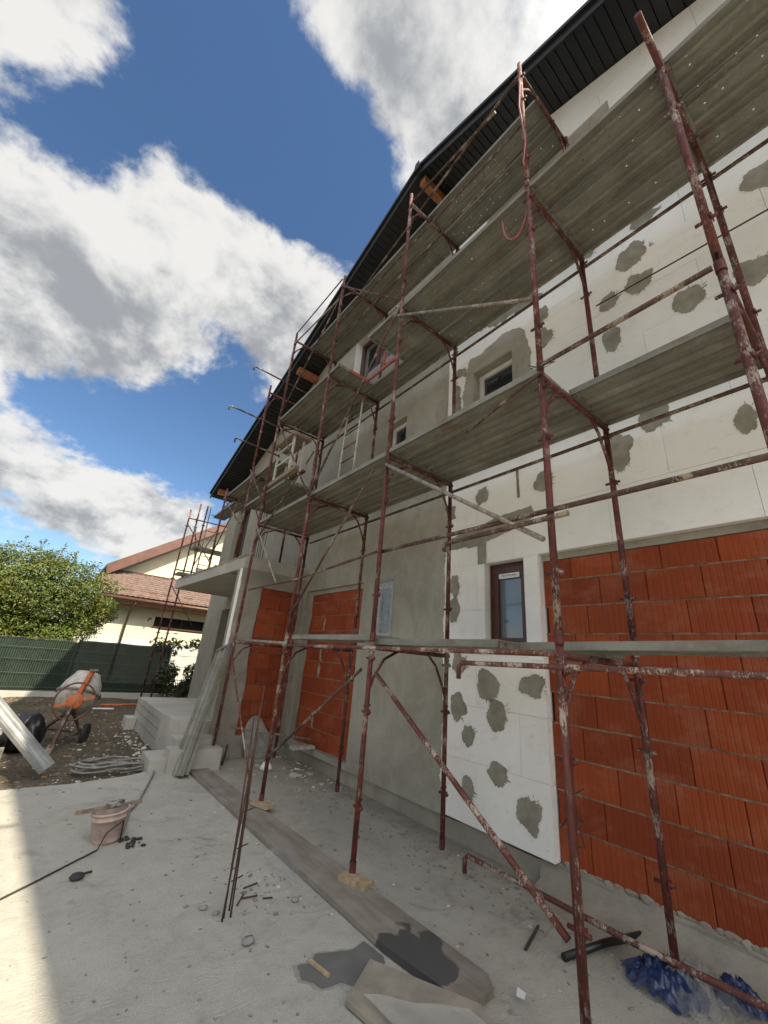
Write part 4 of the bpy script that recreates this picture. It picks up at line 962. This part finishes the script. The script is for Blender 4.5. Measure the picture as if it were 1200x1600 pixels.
solo(MB().tube(pts, .014, 6), 'conduit_coil', 'grey_hose', 'loose coil of grey corrugated conduit on the dirt before the steps', 'conduit coil')
# black float
fl = thing('hand_tool', (.62, 3.97, 0), 'round black rubber tool with a short handle lying on the slab', 'tool')
MB().lathe([(0, .0), (.035, .0), (.045, .012), (.035, .026), (0, .028)], Matrix.Translation((.61, 3.96, .003)), 20).build('disc', 'black_rubber', fl)
MB().tube([(.62, 3.96, .022), (.70, 4.0, .014)], .007, 6).build('handle', 'black_rubber', fl)
# rebar bundle
rb = thing('rebar_bundle', (1.34, 3.07, 0), 'bundle of thin rusty rebars standing upright in the slab', 'rebar')
for a, b in (((1.31, 3.03, 0), (1.345, 3.075, 1.33)), ((1.37, 3.05, 0), (1.335, 3.06, 1.18)), ((1.385, 3.12, 0), (1.33, 3.05, 1.05)), ((1.33, 3.06, 0), (1.31, 3.085, 1.12))):
    a = Vector(a); b = Vector(b); MB().tube([a, a.lerp(b, .5) + Vector((.006, 0, 0)), b], .0055, 6).build('bar', 'rusty_bar', rb)
for z in (.55, .35, .18): MB().tube([(1.34, 3.06, z), (1.42, 3.08, z + .01)], .004, 5).build('tie', 'wire', rb)
for i, pp in enumerate((((1.44, 3.14, .008), (1.52, 3.24, .008)), ((1.50, 3.20, .01), (1.60, 3.19, .008)), ((1.62, 3.14, .008), (1.68, 3.12, .008)), ((1.55, 3.32, .008), (1.66, 3.34, .01)))):
    solo(MB().tube(pp, .005, 5), 'rebar_offcut', 'rusty_bar', ['rebar offcut nearest the rebar bundle', 'rebar offcut lying slantwise beside the bundle', 'shortest rebar offcut right of the bundle', 'rebar offcut lying behind the others'][i], 'rebar offcut', 'rebar offcuts')
# stones and scraps
def rock(x, y, r, lab, mat='rock_grey', sd=1): solo(MB().blob((x, y, r * .45), r, 2, (1.2, .9, .55), .5, sd), 'stone', mat, lab, 'stone', 'loose stones on the slab')
rock(1.37, 2.76, .032, 'grey stone lying alone near the wet spill', sd=3); rock(1.25, 3.21, .022, 'small stone left of the rebar bundle', sd=5); rock(1.30, 3.12, .018, 'pebble touching the rebar bundle foot', sd=8); rock(1.80, 3.02, .022, 'small stone beside the brown board', sd=11)
rock(2.78, 3.7, .03, 'flat stone on the slab behind the scaffold leg', sd=13)
solo(MB().bar((1.60, 2.45, .012), (1.63, 2.30, .012), .018, .012), 'wood_chip', 'new_wood', 'pale wooden stick lying on the wet spill', 'wood stick')
solo(MB().bar((2.77, 1.89, .012), (3.07, 1.99, .012), .014, .012), 'dark_stick', 'black_plastic', 'dark stick on the slab between the two rows of legs', 'stick')
bt2 = MB(); bt2.tube([(2.90, 1.72, .02), (3.24, 1.64, .035), (3.6, 1.52, .05)], .021, 10); solo(bt2, 'black_pipe', 'black_plastic', 'short black plastic pipe cut at an angle lying by the bricks', 'pipe')
# translucent sheet scrap and white scraps
mb = MB(); n = 10
for j in range(n + 1):
    for i in range(n + 1):
        u = i / n; v = j / n; mb.v.append(Vector((1.82 + .28 * u * (1 - v * .7), 3.66 - .62 * v + .05 * u, .045 + .012 * noise.noise(Vector((u * 4, v * 4, 1))) + .03 * (1 - v) * math.exp(-((u - .4) * 5) ** 2))))
for j in range(n):
    for i in range(n): mb.f.append((j * 11 + i, j * 11 + i + 1, (j + 1) * 11 + i + 1, (j + 1) * 11 + i)); mb.smooth.append(True)
solo(mb, 'plastic_scrap', 'clear_film', 'scrap of clear plastic lying over the edge of the brown board', 'plastic sheet')
# crumpled blue bag by the bricks
def crumple(cx, cy, rx, ry, h, seed, n=30, z0=0.0, fold=7.0):
    mb = MB()
    for j in range(n + 1):
        for i in range(n + 1):
            u = i / n * 2 - 1; v = j / n * 2 - 1; r = math.sqrt(u * u + v * v)
            f = max(0, 1 - r * r * .8); q = 0; amp = 1; fr = fold * .4
            for o in range(3):
                q += amp * (1 - abs(noise.noise(Vector((u * fr, v * fr, seed + o * 4))) * 2.2)); amp *= .5; fr *= 2.1
            wob = 1 + .25 * noise.noise(Vector((u * 2, v * 2, seed + 9)))
            mb.v.append(Vector((cx + u * rx * wob, cy + v * ry * wob, z0 + .004 + max(0, h * f * (.25 + .5 * q)))))
    for j in range(n):
        for i in range(n):
            u = (i + .5) / n * 2 - 1; v = (j + .5) / n * 2 - 1
            if u * u + v * v > 1.0 + .35 * noise.noise(Vector((u * 3, v * 3, seed))): continue
            mb.f.append((j * (n + 1) + i, j * (n + 1) + i + 1, (j + 1) * (n + 1) + i + 1, (j + 1) * (n + 1) + i)); mb.smooth.append(True)
    return mb
solo(crumple(3.22, 1.30, .20, .20, .13, 2.0, 40), 'blue_bag', 'blue_film', 'crumpled blue plastic bag at the foot of the inner scaffold leg', 'plastic bag')
solo(crumple(3.30, 1.18, .26, .22, .14, 5.0, 40), 'clear_bag', 'clear_film', 'crumpled clear plastic wrapped over the blue bag', 'plastic bag')
solo(crumple(3.42, 1.02, .10, .13, .12, 8.0), 'blue_bag', 'blue_film', 'smaller crumpled blue plastic piece nearer the right edge', 'plastic bag')
# stacked board and lump in the inner corner
cs = thing('corner_board', (3.0, 6.95, 0), 'rounded grey plastic board leaning in the corner by the orange bricks', 'board')
mb = MB(); pts = [(2.88, 0.0), (2.84, .30), (2.86, .46), (2.92, .56), (3.02, .59), (3.10, .55), (3.24, .34), (3.42, .02)]
mb.prism(pts, [], lambda u, v, w: (u, 6.86 + v * .25 + w, v), .03); mb.build('panel', 'grey_board', cs)
fw = [(3.30, 6.25), (3.18, 6.1), (3.36, 5.9), (3.1, 6.5), (3.42, 5.6)]
def shards(mb, n, fx, fy, zf, r0, r1):
    for k in range(n):
        x, y = fx(), fy(); r = rnd(r0, r1) * (1 if random.random() < .85 else 1.8); a = rnd(0, 6.28); tl = rnd(-.5, .5)
        M = Matrix.Translation((x, y, zf(x, y) + r * .35)) @ Matrix.Rotation(a, 4, 'Z') @ Matrix.Rotation(tl, 4, 'X'); mb.box(-r, r, -r * rnd(.4, .9), r * rnd(.4, .9), -r * .25, r * .25, M)
def stuff(mb, name, mat, label, cat):
    o = mb.build(name, mat); tag(o, label, cat); o['kind'] = 'stuff'; return o
mb = MB(); shards(mb, 26, lambda: rnd(2.9, 3.6), lambda: rnd(5.2, 6.9), lambda x, y: 0, .010, .03); shards(mb, 90, lambda: rnd(2.9, 3.6), lambda: rnd(5.0, 6.9), lambda x, y: 0, .004, .010)
shards(mb, 60, lambda: rnd(2.35, 3.55), lambda: rnd(1.5, 6.5), lambda x, y: 0, .004, .011); shards(mb, 50, lambda: rnd(1.55, 2.0), lambda: rnd(2.4, 5.0), lambda x, y: 0, .003, .009)
stuff(mb, 'foam_crumbs', 'plasterboard_dust', 'white crumbs and flakes scattered on the slab under the scaffold', 'debris')
mb = MB(); shards(mb, 420, lambda: 3.5 - abs(random.gauss(0, .35)), lambda: rnd(1.0, 6.8), lambda x, y: 0, .003, .012); shards(mb, 380, lambda: rnd(-.2, 3.4), lambda: rnd(1.2, 6.2), lambda x, y: 0, .003, .009); shards(mb, 45, lambda: rnd(1.4, 1.9), lambda: rnd(2.9, 3.6), lambda x, y: 0, .003, .010)
stuff(mb, 'grit', 'rock_grey', 'dark grit and small chips scattered over the slab', 'debris')
mb = MB(); shards(mb, 130, lambda: random.gauss(1.3, .5), lambda: rnd(6.5, 10.5), zdirt, .004, .016); shards(mb, 130, lambda: rnd(-1.5, 2.6), lambda: rnd(6.4, 15), zdirt, .004, .018); shards(mb, 90, lambda: random.gauss(1.60, .09), lambda: rnd(7.0, 9.6), zdirt, .006, .024)
stuff(mb, 'foam_crumbs', 'plasterboard_dust', 'white foam and rubble bits scattered over the dirt yard', 'debris')
mb = MB(); 
for k in range(900): mb.blob((rnd(-1.8, 1.75), rnd(6.4, 14.8), 0), rnd(.008, .04), 1, (1, 1, .6), .4, k); 
for v in mb.v: v.z += zdirt(v.x, v.y)
stuff(mb, 'clods', 'yard_clod', 'brown clods and stones lying on the dirt yard', 'debris')
mb = MB(); 
for k in range(2600):
    x, y = rnd(-1.8, 1.8), rnd(6.6, 14.9)
    if noise.noise(Vector((x * .8, y * .8, 3))) < .0: continue
    z = zdirt(x, y); a = rnd(0, 6.28); h = rnd(.02, .07); w = .006; b = len(mb.v); mb.v += [Vector((x - w * math.cos(a), y - w * math.sin(a), z)), Vector((x + w * math.cos(a), y + w * math.sin(a), z)), Vector((x + rnd(-.03, .03), y + rnd(-.03, .03), z + h))]; mb.f.append((b, b + 1, b + 2)); mb.smooth.append(False)
stuff(mb, 'grass', 'bush_leaf', 'thin trampled grass and weeds on the dirt yard', 'grass')
mb = MB(); shards(mb, 420, lambda: rnd(-1.6, 1.75), lambda: rnd(6.5, 15), zdirt, .006, .018); stuff(mb, 'leaf_litter', 'dry_leaf', 'brown dry leaves and twigs scattered over the dirt yard', 'debris')
solo(MB().blob((2.93, 6.15, .05), .07, 2, (1.2, .9, .8), .5, 21), 'foam_lump', 'white_foam', 'white foam lump lying in the inner corner by the legs', 'foam lump')
solo(MB().bar((2.45, 6.62, .0), (2.52, 6.72, .24), .02, .06), 'black_offcut', 'black_plastic', 'black plastic offcut leaning at the scaffold leg by the porch', 'offcut')
solo(MB().box(3.25, 3.62, 6.05, 6.17, .26, .30), 'pipe_offcut', 'pale_paint', 'pale flat offcut resting on the plinth at the small brick panel', 'offcut')
mb = MB(); mb.prism([(2.02, 1.86), (2.08, 1.92), (2.1, 1.80), (2.0, 1.70), (1.95, 1.76)], [], lambda u, v, w: (u, v, .002 + w), .003); 
M = [(2.37, 1.68), (2.41, 1.70), (2.41, 1.65), (2.38, 1.64)]
mb = MB(); mb.prism(M, [], lambda u, v, w: (u, v, .004 + w + (u - 2.3) * .3), .003); solo(mb, 'paper_scrap', 'white_frame', 'white paper scrap at the end of the wet brown board', 'paper')
solo(MB().prism([(1.90, 1.98), (1.93, 2.03), (1.955, 1.97), (1.93, 1.94)], [], lambda u, v, w: (u, v, .005 + w), .003), 'yellow_scrap', 'new_wood', 'small yellow scrap between the brown board and the loose board', 'scrap')

# ------------------------------------------------------------------ yard: mixer, bag, profile
mx = thing('cement_mixer', (.62, 8.75, 0), 'old cement mixer with grey drum and orange tilting wheel', 'cement mixer')
dc = Vector((.66, 9.0, .66)); ax = Vector((.18, .30, .93)).normalized(); q = ax.to_track_quat('Z', 'Y').to_matrix().to_4x4(); M = Matrix.Translation(dc) @ q
MB().lathe([(0, -.30), (.16, -.29), (.26, -.20), (.31, -.04), (.31, .04), (.27, .17), (.20, .30), (.19, .33), (.18, .32), (.25, .16), (.29, .0), (.2, -.24), (0, -.27)], M, 32).build('drum', 'mixer_drum', mx)
MB().lathe([(.312, -.02), (.335, -.02), (.335, .02), (.312, .02)], M, 32).build('drum_band', 'grey_tube', mx)
wc = Vector((.60, 8.52, .60)); wa = Vector((-.10, -1, .12)).normalized(); wq = wa.to_track_quat('Z', 'Y').to_matrix().to_4x4(); WM = Matrix.Translation(wc) @ wq
pts = [WM @ Vector((.27 * math.cos(2 * math.pi * k / 36), .27 * math.sin(2 * math.pi * k / 36), 0)) for k in range(37)]
wh = MB().tube(pts, .014, 7, False).build('tilting_wheel', 'roof_trim_metal', mx)
mb = MB(); mb.lathe([(0, -.05), (.11, -.05), (.12, -.03), (.12, .01), (.10, .025), (.03, .03), (0, .03)], WM, 24); mb.build('hub', 'orange_paint', wh)
for a in (.30, math.pi + .30): MB().bar(WM @ Vector((0, 0, .02)), WM @ Vector((.27 * math.cos(a), .27 * math.sin(a), 0)), .05, .012, wa).build('spoke', 'orange_paint', wh)
MB().bar((.62, 8.62, .62), (.74, 8.78, 1.06), .07, .05).build('yoke', 'orange_paint', mx)
MB().bar((.70, 8.72, 1.05), (.80, 8.74, 1.06), .06, .03).build('yoke_cap', 'old_wood', mx)
MB().bar((.60, 8.56, .60), (.46, 8.15, -.02), .045, .06).build('front_leg', 'brown_tube', mx)
MB().bar((.47, 8.2, .04), (.44, 8.1, -.05), .08, .05).build('foot', 'old_wood', mx)
MB().bar((.62, 8.6, .50), (.34, 9.25, .08), .035, .035).build('strut', 'brown_tube', mx)
MB().bar((.62, 8.6, .45), (.84, 8.85, .10), .035, .035).build('strut', 'brown_tube', mx)
MB().tube([(.28, 9.2, .12), (.9, 8.8, .10)], .016, 7).build('axle', 'brown_tube', mx)
MB().bar((.48, 8.3, .1), (.84, 8.8, .10), .02, .02).build('strut', 'brown_tube', mx)
for (x, y) in ((.27, 9.2), (.90, 8.82)):
    Mw = Matrix.Translation((x, y, .09)) @ Matrix.Rotation(math.pi / 2 , 4, Vector((.35, .9, 0)).normalized()); MB().lathe([(0, -.02), (.10, -.03), (.145, -.03), (.155, 0), (.145, .03), (.10, .03), (0, .02)], Mw, 20).build('wheel', 'black_rubber', mx)
def bag(cx, cy, r, h, seed, lab):
    mb = MB().blob((cx, cy, h * .45), r, 4, (1, 1, h / r / 1.6), .0, seed)
    for v in mb.v:
        d = (v - Vector((cx, cy, h * .45))); f = 1 + .22 * (1 - abs(noise.noise(v * 5 + Vector((seed, 0, 0)))) * 3) + .10 * (1 - abs(noise.noise(v * 13)) * 3); nv = Vector((cx, cy, h * .45)) + d * f; v.x, v.y, v.z = nv.x, nv.y, max(-.05, nv.z)
    return solo(mb, 'rubbish_bag', 'black_plastic', lab, 'rubbish bag', 'black rubbish bags')
bag(.12, 8.35, .20, .40, 3, 'full black rubbish bag behind the zinc profile'); bag(-.28, 8.1, .22, .34, 9, 'second black rubbish bag at the left edge')
a = Vector((.40, 6.82, .0)); b = Vector((-.55, 6.6, 1.35))
a = Vector((.36, 6.80, 0.0)); b = Vector((-.95, 7.3, 1.22))
o = prof_beam(b, a, (.75, 1.0, .35), 'shiny zinc profile leaning in from the left edge', 'zinc_profile', 'zinc_profile'); o['category'] = 'metal profile'; del o['group']
o.scale = (.62, 1, 1)
solo(MB().box(-.35, -.05, 7.6, 7.8, -.05, .12), 'broken_block', 'concrete_raw', 'grey broken block at the left edge under the zinc profile', 'block')
solo(MB().bar((.95, 12.6, .0), (1.7, 12.4, .02), .03, .03), 'white_pipe', 'white_frame', 'thin white pipe lying on the dirt behind the mixer', 'pipe')
solo(MB().tube([(1.5, 13.2, .0), (1.9, 13.0, .03), (2.2, 13.2, .02), (2.6, 13.0, .03)], .03, 7), 'orange_hose', 'orange_paint', 'orange pipe piece lying at the fence by the scaffold tower', 'pipe')

# ------------------------------------------------------------------ fence
fence = thing('fence', (0, 15.2, 0), 'dark green shade net fence on wire panels behind the yard', 'fence')
mb = MB(); mb.box(-9, 3.3, 15.12, 15.32, -.2, .10); mb.build('fence_kerb', 'concrete_light', fence)
for x in (-6.5, -4.1, -1.7, .74, 3.2): MB().bar((x, 15.2, .1), (x, 15.2, 1.50), .05, .05).build('post', 'rusty_bar', fence)
ys = frange(-9, 3.2, 180); mb = MB()
for zi in range(13):
    for x in ys:
        z = .12 + (1.36 if x > .74 else 1.30) * zi / 12; mb.v.append(Vector((x, 15.16 + .02 * noise.noise(Vector((x * 1.4, z * 2, 0))) + .008 * noise.noise(Vector((x * 6, z * 6, 4))), z + (.02 * noise.noise(Vector((x * 2, 0, 0))) if zi == 12 else 0))))
nn = len(ys)
for j in range(12):
    for i in range(nn - 1): mb.f.append((j * nn + i, j * nn + i + 1, (j + 1) * nn + i + 1, (j + 1) * nn + i)); mb.smooth.append(True)
mb.build('shade_net', 'shade_net', fence)
mb = MB()
x = -9
while x < 3.2: mb.box(x - .0025, x + .0025, 15.118, 15.123, .12, 1.47); x += .052
mb2 = mb.build('vertical_wire', 'green_wire', fence); mb2['kind'] = 'stuff'
for z in (.2, .55, .90, 1.2, 1.44): MB().box(-9, 3.2, 15.108, 15.116, z - .004, z + .004).build('rail_wire', 'green_wire', fence)
wf = thing('wire_fence', (4.5, 15.2, 0), 'open wire fence panel right of the green net behind the bush', 'fence')
mb = MB(); x = 3.25
while x < 7: mb.box(x - .003, x + .003, 15.2, 15.206, .0, 1.60); x += .05
v = mb.build('vertical_wire', 'grey_tube', wf); v['kind'] = 'stuff'
for z in (.1, .5, .9, 1.25, 1.58): MB().box(3.25, 7, 15.193, 15.199, z - .005, z + .005).build('rail_wire', 'grey_tube', wf)
MB().box(3.22, 3.27, 15.19, 15.24, 0, 1.65).build('post', 'grey_tube', wf)

# ------------------------------------------------------------------ neighbour house
nb = thing('neighbour_house', (4, 20, 0), 'cream neighbour house with brown tiled roofs behind the fence', 'house')
mb = MB(); mb.prism([(.9, 0), (9, 0), (9, 3.2), (.9, 3.2)], [[(3.3, 2.27), (5.35, 2.27), (5.35, 2.66), (3.3, 2.66)]], lambda u, v, w: (u, 20 + w, v), .25); mb.build('wall', 'cream_wall', nb)
MB().box(.88, 9, 19.96, 20, 0, 1.65).build('plinth', 'cream_plinth', nb)
wn = MB().box(3.3, 5.35, 20.15, 20.2, 2.27, 2.66).build('window', 'dark_void', nb)
MB().box(4.4, 4.44, 20.1, 20.15, 2.27, 2.66).build('mullion', 'brown_frame', wn)
MB().box(3.25, 5.4, 19.95, 20.0, 2.22, 2.268).build('window_sill', 'roof_trim_metal', nb)
MB().box(.9, 9, 20.25, 21.5, 3.0, 3.1).build('ceiling', 'cream_wall', nb)
# tiled lower roof with stepped waves
mb = MB(); X0, X1, y0, z0, y1, z1 = 1.0, 9.2, 19.3, 3.22, 21.5, 4.49; nu, rows_ = 330, 12
for r in range(rows_):
    for e in (0, 1):
        t = (r + e) / rows_
        for i in range(nu + 1):
            x = X0 + (X1 - X0) * i / nu; w = .034 * abs(math.sin(x * math.pi / .19)) ; st = .055 * (1 - e); mb.v.append(Vector((x, y0 + (y1 - y0) * t, z0 + (z1 - z0) * t + st + w)))
for s_ in range(rows_ * 2 - 1):
    for i in range(nu): b = s_ * (nu + 1); mb.f.append((b + i, b + i + 1, b + nu + 1 + i + 1, b + nu + 1 + i)); mb.smooth.append(s_ % 2 == 0)
tr_ = mb.build('tiled_roof', 'roof_tile_metal', nb); tr_['kind'] = 'stuff'
for i, x in enumerate((1.9, 2.75, 3.35, 4.2)): MB().box(x, x + .35, 19.75, 19.80, 3.50, 3.60).build('snow_guard', 'roof_trim_metal', nb)
MB().tube([(1.0, 19.24, 3.16), (9.2, 19.24, 3.16)], .07, 8).build('gutter', 'roof_trim_metal', nb)
MB().tube([(2.35, 19.26, 3.14), (2.32, 19.5, 2.9), (2.28, 19.9, 2.75), (2.25, 19.92, .2)], .045, 7).build('downpipe', 'old_wood', nb)
mb = MB(); x = .95
while x < 9: mb.box(x, x + .05, 19.35, 19.95, 2.985, 3.03); mb.box(x + .05, x + .10, 19.35, 19.95, 2.965, 3.01); x += .10
c_ = mb.build('corrugated_soffit', 'purlin_wood', nb); c_['kind'] = 'stuff'
MB().tube([(3.05, 19.9, 2.45), (3.05, 19.75, 2.55), (3.12, 19.65, 2.52)], .03, 6).build('wall_lamp', 'black_plastic', nb)
mb = MB(); mb.prism([(1.3, 0), (14, 0), (14, 9.5), (8.5, 9.5), (1.3, 4.2)], [[(4.75, 4.75), (5.65, 4.75), (5.65, 5.3), (4.75, 5.3)]], lambda u, v, w: (u, 21.6 + w, v), .25); mb.build('gable_wall', 'cream_wall', nb)
wn = MB().box(4.75, 5.65, 21.75, 21.8, 4.75, 5.3).build('window', 'white_frame', nb); MB().box(4.82, 5.58, 21.73, 21.75, 4.82, 5.23).build('pane', 'dusty_glass', wn); MB().box(4.82, 5.58, 21.70, 21.73, 5.0, 5.03).build('mullion', 'white_frame', wn)
MB().prism([(1.15, 4.3), (8.6, 9.62), (8.6, 9.97), (1.05, 4.62)], [], lambda u, v, w: (u, 20.9 + w, v), 9).build('gable_roof', 'roof_tile_metal', nb)
MB().prism([(1.15, 4.18), (8.6, 9.5), (8.6, 9.92), (1.02, 4.57)], [], lambda u, v, w: (u, 20.86 + w, v), .035).build('barge_board', 'roof_trim_metal', nb)
MB().box(1.1, 9.2, 21.35, 21.59, 4.42, 4.53).build('flashing', 'brown_frame', nb)

# ------------------------------------------------------------------ plants
def leaves(mb, centres, n, size, flat=.6):
    for k in range(n):
        c, r, dens = random.choice(centres)
        while True:
            p = Vector((rnd(-1, 1), rnd(-1, 1), rnd(-1, 1)))
            if p.length <= 1 and p.length > .25 * random.random(): break
        d = p.normalized(); p = d * (p.length ** .45)
        q = 1 + .42 * noise.noise(d * 2.3 + Vector(c)) + .20 * noise.noise(d * 6 + Vector(c)); c0 = Vector(c) + Vector((p.x * r[0], p.y * r[1], p.z * r[2])) * q
        nrm = (d + Vector((rnd(-1, 1), rnd(-1, 1), rnd(-.4, 1.3)))).normalized(); t = nrm.orthogonal().normalized(); t = Matrix.Rotation(rnd(0, 6.28), 3, nrm) @ t; b_ = nrm.cross(t); s = size * rnd(.6, 1.3); i = len(mb.v)
        mb.v += [c0 - t * s, c0 - b_ * s * .45 + nrm * s * .12, c0 + t * s, c0 + b_ * s * .45 + nrm * s * .12]; mb.f.append((i, i + 1, i + 2, i + 3)); mb.smooth.append(False)
tree = thing('garden_tree', (-.9, 16.9, 0), 'dense yellow-green tree overhanging the green net fence', 'tree')
tree.location = (-.9, 16.9, 0)
mb = MB(); mb.tube([(-.9, 17, -.1), (-.85, 16.95, .8), (-.95, 16.9, 1.5), (-.8, 16.9, 2.4)], .1, 9, True, [.14, .11, .09, .05]); trunk = mb.build('trunk', 'bark', tree)
for k in range(11):
    a = rnd(0, 6.28); l = rnd(.8, 1.8); MB().tube([(-.9, 16.9, rnd(1.0, 2.0)), (-.9 + l * .5 * math.cos(a), 16.9 + l * .4 * math.sin(a), rnd(1.9, 2.4)), (-.9 + l * math.cos(a), 16.9 + l * .8 * math.sin(a), rnd(2.4, 3.4))], .03, 6, True, [.045, .03, .012]).build('limb', 'bark', tree)
cs_ = []
for k in range(64):
    a = rnd(0, 6.28); rr_ = math.sqrt(random.random()) ; x = -.95 + 2.15 * rr_ * math.cos(a); y = 16.7 + 1.1 * rr_ * math.sin(a); z = 2.75 + rnd(-1.15, 1.25) * math.sqrt(max(.12, 1 - rr_ * rr_))
    cs_.append(((x, y, z), (rnd(.35, .62), rnd(.35, .6), rnd(.25, .42)), 1))
for k in range(16): cs_.append(((rnd(-2.6, 1.25), rnd(15.5, 16.9), rnd(1.25, 1.75)), (rnd(.25, .5), .3, rnd(.18, .32)), 1))
for k in range(18): cs_.append(((rnd(-4.2, -1.8), rnd(16, 17.4), rnd(1.8, 3.9)), (rnd(.4, .6), rnd(.4, .6), rnd(.3, .45)), 1))
for k in range(9): cs_.append(((rnd(.7, 1.35), rnd(16.2, 17), rnd(1.75, 2.9)), (.33, .33, .28), 1))
mb = MB(); leaves(mb, cs_, 34000, .046); leaves(mb, [((-.95, 16.7, 2.66), (2.1, 1.2, 1.25), 1)], 26000, .046); leaves(mb, [((.25, 16.0, 1.55), (.35, .35, .35), 1), ((-1.5, 16, 1.7), (.5, .3, .3), 1), ((-.6, 16, 1.75), (.5, .3, .25), 1)], 1800, .05)
mb.build('crown', 'tree_leaf', tree)
mb = MB()
for k in range(60):
    c, r, _ = random.choice(cs_); 
    if c[2] < 3.0: continue
    mb.tube([(c[0], c[1], c[2] + r[2] * .5), (c[0] + rnd(-.1, .1), c[1], c[2] + r[2] + rnd(.05, .25))], .006, 4); e_ = mb.v[-1]
    for q in range(5): leaves(mb, [((e_.x, e_.y, e_.z - .03 * q), (.05, .05, .05), 1)], 2, .045)
mb.build('twigs', 'tree_leaf', tree)['kind'] = 'stuff'
bush = thing('bush', (3.6, 14.6, 0), 'dark glossy bush between the scaffold tower and the porch wall', 'bush')
cs_ = [((rnd(3.0, 4.3), rnd(14.5, 15.0), rnd(.15, .95)), (rnd(.2, .35), .25, rnd(.2, .3)), 1) for k in range(16)]
mb = MB(); leaves(mb, cs_, 2600, .06); mb.build('foliage', 'bush_leaf', bush)
for k in range(5): MB().tube([(3.5 + rnd(-.3, .3), 14.8, 0), (3.5 + rnd(-.6, .6), 14.8, .9)], .012, 5).build('stem', 'bark', bush)
vine = thing('climbing_vine', (3.4, 15.3, 0), 'yellowing vine climbing over the fence top beside the tower', 'vine')
cs_ = [((rnd(2.7, 4.0), 15.4, rnd(1.3, 1.75)), (.22, .12, .15), 1) for k in range(8)]; mb = MB(); leaves(mb, cs_, 420, .07); mb.build('foliage', 'tree_leaf', vine); MB().tube([(3.3, 15.4, 0), (3.2, 15.4, 1.6)], .012, 5).build('stem', 'bark', vine)
